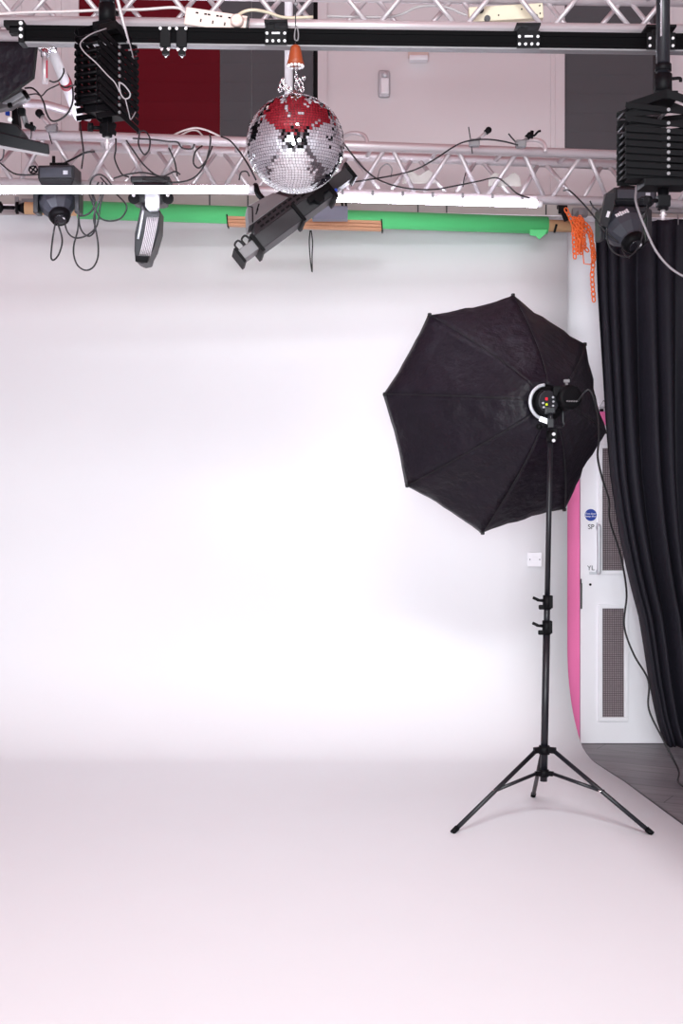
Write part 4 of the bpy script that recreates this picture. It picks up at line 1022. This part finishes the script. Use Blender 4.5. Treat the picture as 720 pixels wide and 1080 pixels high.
C([(51, 138, 6.9), (53, 146, 6.9), (55, 152, 6.9)], 'short black cable hanging at the left clamp arm', r=.003)
C([(32, 130, 6.4), (33, 140, 6.5), (32.5, 146, 6.6)], 'thin cable from the dark clamp to the corner panel lamp', r=.003)
C([(-6, 172, 6.8), (2, 168, 6.7), (4, 160, 6.6), (3.5, 154, 6.55)], 'black cable curving down from the corner panel lamp', r=.004)
C([(-4, 168, 6.85), (6, 177, 6.85), (15, 183, 6.85), (25, 184.5, 6.85), (40, 184, 6.85)], 'black cable lying along the left end of the lower chord')
C([(66, 173, 6.95), (78, 167, 6.9), (90, 161, 6.8), (100, 160, 6.8)], 'dark cable reaching from the truss to the scissor lift spigot', r=.005)
C([(122, 146, 6.9), (122, 158, 6.9), (121, 168, 6.9), (128, 183, 6.9), (136, 187, 6.9)], 'black cable hanging down between truss braces right of the scissor lift')
C([(142, 134, 6.9), (147, 138, 6.9), (146, 152, 6.9), (152, 163, 6.9), (157, 158, 6.9), (158, 146, 6.9), (152, 138, 6.9), (144, 141, 6.9)], 'tight black cable coil on the truss top under the red blind')
C([(133, 148, 6.85), (140, 158, 6.85), (150, 172, 6.85), (162, 183, 6.85), (172, 186, 6.85), (184, 181, 6.85), (190, 184, 6.85)], 'black cable sagging across the truss behind the ribbed lamp')
C([(140, 146, 6.85), (158, 147, 6.83), (176, 149, 6.83), (187, 150, 6.83), (192, 156, 6.85), (202, 157, 6.85), (205, 152, 6.85)], 'black cable lying along the upper chord above the ribbed lamp')
C([(120, 188, 6.85), (134, 184, 6.85), (150, 182, 6.85), (165, 185, 6.85), (176, 189, 6.85)], 'flat black cable on the lower chord above the ribbed lamp')
C([(178, 156, 6.9), (184, 170, 6.9), (187, 186, 6.9)], 'short black cable slanting down between the braces right of the ribbed lamp')
C([(150, 189, 6.8), (170, 191.5, 6.8), (190, 192, 6.8), (205, 187, 6.8), (215, 175, 6.8), (220, 160, 6.8), (222, 147, 6.8), (221, 142, 6.85)], 'black cable looping up the truss to the left of the mirror ball')
C([(224, 154, 6.85), (218, 168, 6.85), (210, 177, 6.85), (204, 172, 6.85), (206, 160, 6.85), (213, 154, 6.9)], 'small black tangle of cable tied to the braces left of the mirror ball')
C([(233, 144, 6.85), (242, 148, 6.82), (251, 158, 6.8), (258, 168, 6.75), (264, 178, 6.7), (270, 190, 6.7)], 'black cable slanting down behind the left side of the mirror ball')
C([(183, 142.5, 7.0), (193, 138, 7.0), (205, 135, 7.0), (215, 136.5, 7.0), (224, 140, 7.0), (232, 144, 7.0)], 'white cable arch on the truss below the red blind', r=.005, m=M_cablewhite)
C([(190, 143, 7.05), (200, 138, 7.05), (208, 138, 7.05), (214, 143.5, 7.05)], 'smaller white cable arch inside the larger one', r=.0045, m=M_cablewhite)
C([(363, 152, 6.8), (372, 164, 6.8), (384, 178, 6.8), (400, 190, 6.82), (425, 198, 6.84), (455, 200, 6.86), (480, 196, 6.9), (505, 191, 6.9), (523, 187.5, 6.9), (535, 195, 6.9), (545, 204, 6.9), (558, 209, 6.95)], 'long black cable sagging along the lower chord right of the mirror ball')
C([(372, 192, 6.7), (392, 189, 6.75), (420, 184, 6.8), (440, 178, 6.85), (460, 167, 6.85), (478, 155, 6.88), (492, 149, 6.9), (512, 147, 6.92), (530, 149, 6.95), (546, 153, 6.97)], 'long black cable climbing from the flood lamp to the truss top')
C([(494, 134, 7.0), (496, 147, 7.0), (498, 162, 7.0)], 'upright black cable tie on the truss top by the knobbed clamp arm', r=.003)
C([(536, 141, 7.0), (541, 147, 7.0), (547, 153, 7.0)], 'black cable tie slanting onto the truss top near the right window', r=.004)
C([(491, 182, 6.95), (489, 190, 6.95), (488, 197, 6.95)], 'tiny black tie end on the lower chord below the clamps', r=.003)
C([(327, 243, 8.1), (326, 255, 8.1), (327, 272, 8.1), (329, 287, 8.1), (329, 270, 8.1), (329.5, 255, 8.1), (328, 243, 8.1)], 'thin black wire loop hanging below the timber batten', r=.004)
C([(594, 201, 6.9), (600, 201, 6.85), (612, 212, 6.82), (625, 227, 6.8), (637, 243, 6.8), (652, 256, 6.8)], 'black cable slanting across the orange chain to the right moving head')
C([(640, 240, 6.75), (640, 252, 6.75), (645, 264, 6.75), (655, 270, 6.75), (664, 270, 6.75), (672, 262, 6.75), (677, 250, 6.75), (678, 238, 6.75)], 'black cable loop under the right moving head')
C([(656, 262, 6.78), (659, 269, 6.72), (664, 272, 6.72)], 'short dark lead below the lens of the right moving head', r=.004)
C([(671, 196, 6.2), (670, 210, 6.2), (673, 222, 6.2), (680, 240, 6.2), (690, 262, 6.2), (702, 278, 6.2), (716, 289, 6.2), (735, 297, 6.2)], 'thick grey cable curving down to the right over the black curtain', r=.0055, m=M_rope)
C([(672, 214, 6.4), (677, 208, 6.4), (682, 214, 6.4), (681, 226, 6.4), (677, 234, 6.4)], 'small black cable curl beside the thick grey cable')
C([(622, 212, 7.2), (625, 218, 7.2), (630, 222, 7.2), (636, 222, 7.2)], 'short black cable loop on the beam behind the right moving head')
C([(398, 188, 6.98), (401, 178, 6.98), (408, 173, 6.98), (413, 178, 6.98), (412, 187, 6.98)], 'small grey wire arch on the lower chord right of the mirror ball', r=.0035, m=M_grey)
C([(252, 190, 6.9), (254, 182, 6.9), (260, 181, 6.9), (263, 186, 6.9)], 'small dark wire hook on the lower chord left of the mirror ball', r=.004, m=M_greydark)

# ------------------------------------------------------------------ lights, world, camera
def area(name, loc, target, sx, sy, energy, col=(1, 1, 1)):
    l = bpy.data.lights.new(name, 'AREA'); l.shape = 'RECTANGLE'; l.size = sx; l.size_y = sy; l.energy = energy; l.color = col
    o = bpy.data.objects.new(name, l); COL.objects.link(o); o.location = loc
    o.rotation_euler = (Vector(target) - Vector(loc)).to_track_quat('-Z', 'Y').to_euler()
    return o
area('unseen_key_light', (-1.4, -2.4, 2.4), (-.6, 8.7, 1.5), 3.0, 1.8, 215, (.915, .98, 1))  # unseen key light added behind the camera to brighten the cove
area('unseen_fill_light', (-.2, -2.4, 1.6), (1.2, 8.8, 1.6), 2.2, 1.4, 370, (.915, .98, 1))  # unseen fill added near the camera axis to lift the door side
cl = area('overhead_fill', (.2, .2, 5.45), (.2, 6.2, 0), 2.4, .8, 92, (.915, .98, 1)); cl.data.spread = R(75)  # unseen overhead fill added to brighten the cove floor
w = bpy.data.worlds.new('studio_world'); w.use_nodes = True; SC.world = w
w.node_tree.nodes['Background'].inputs[0].default_value = (.9, .9, 1, 1); w.node_tree.nodes['Background'].inputs[1].default_value = .1

cam = bpy.data.cameras.new('camera'); co = bpy.data.objects.new('camera', cam); COL.objects.link(co)
co.location = (0, 0, EYE); co.rotation_euler = (math.pi / 2, 0, 0)
cam.sensor_fit = 'VERTICAL'; cam.sensor_height = 36; cam.sensor_width = 24; cam.lens = 36 * F / 1080
cam.shift_y = (HY - 540) / 1080; cam.shift_x = 0; cam.clip_start = .05
SC.camera = co
vs = SC.view_settings; vs.view_transform = 'Standard'; vs.look = 'None'; vs.gamma = 1; vs.use_curve_mapping = False; vs.exposure = -0.12
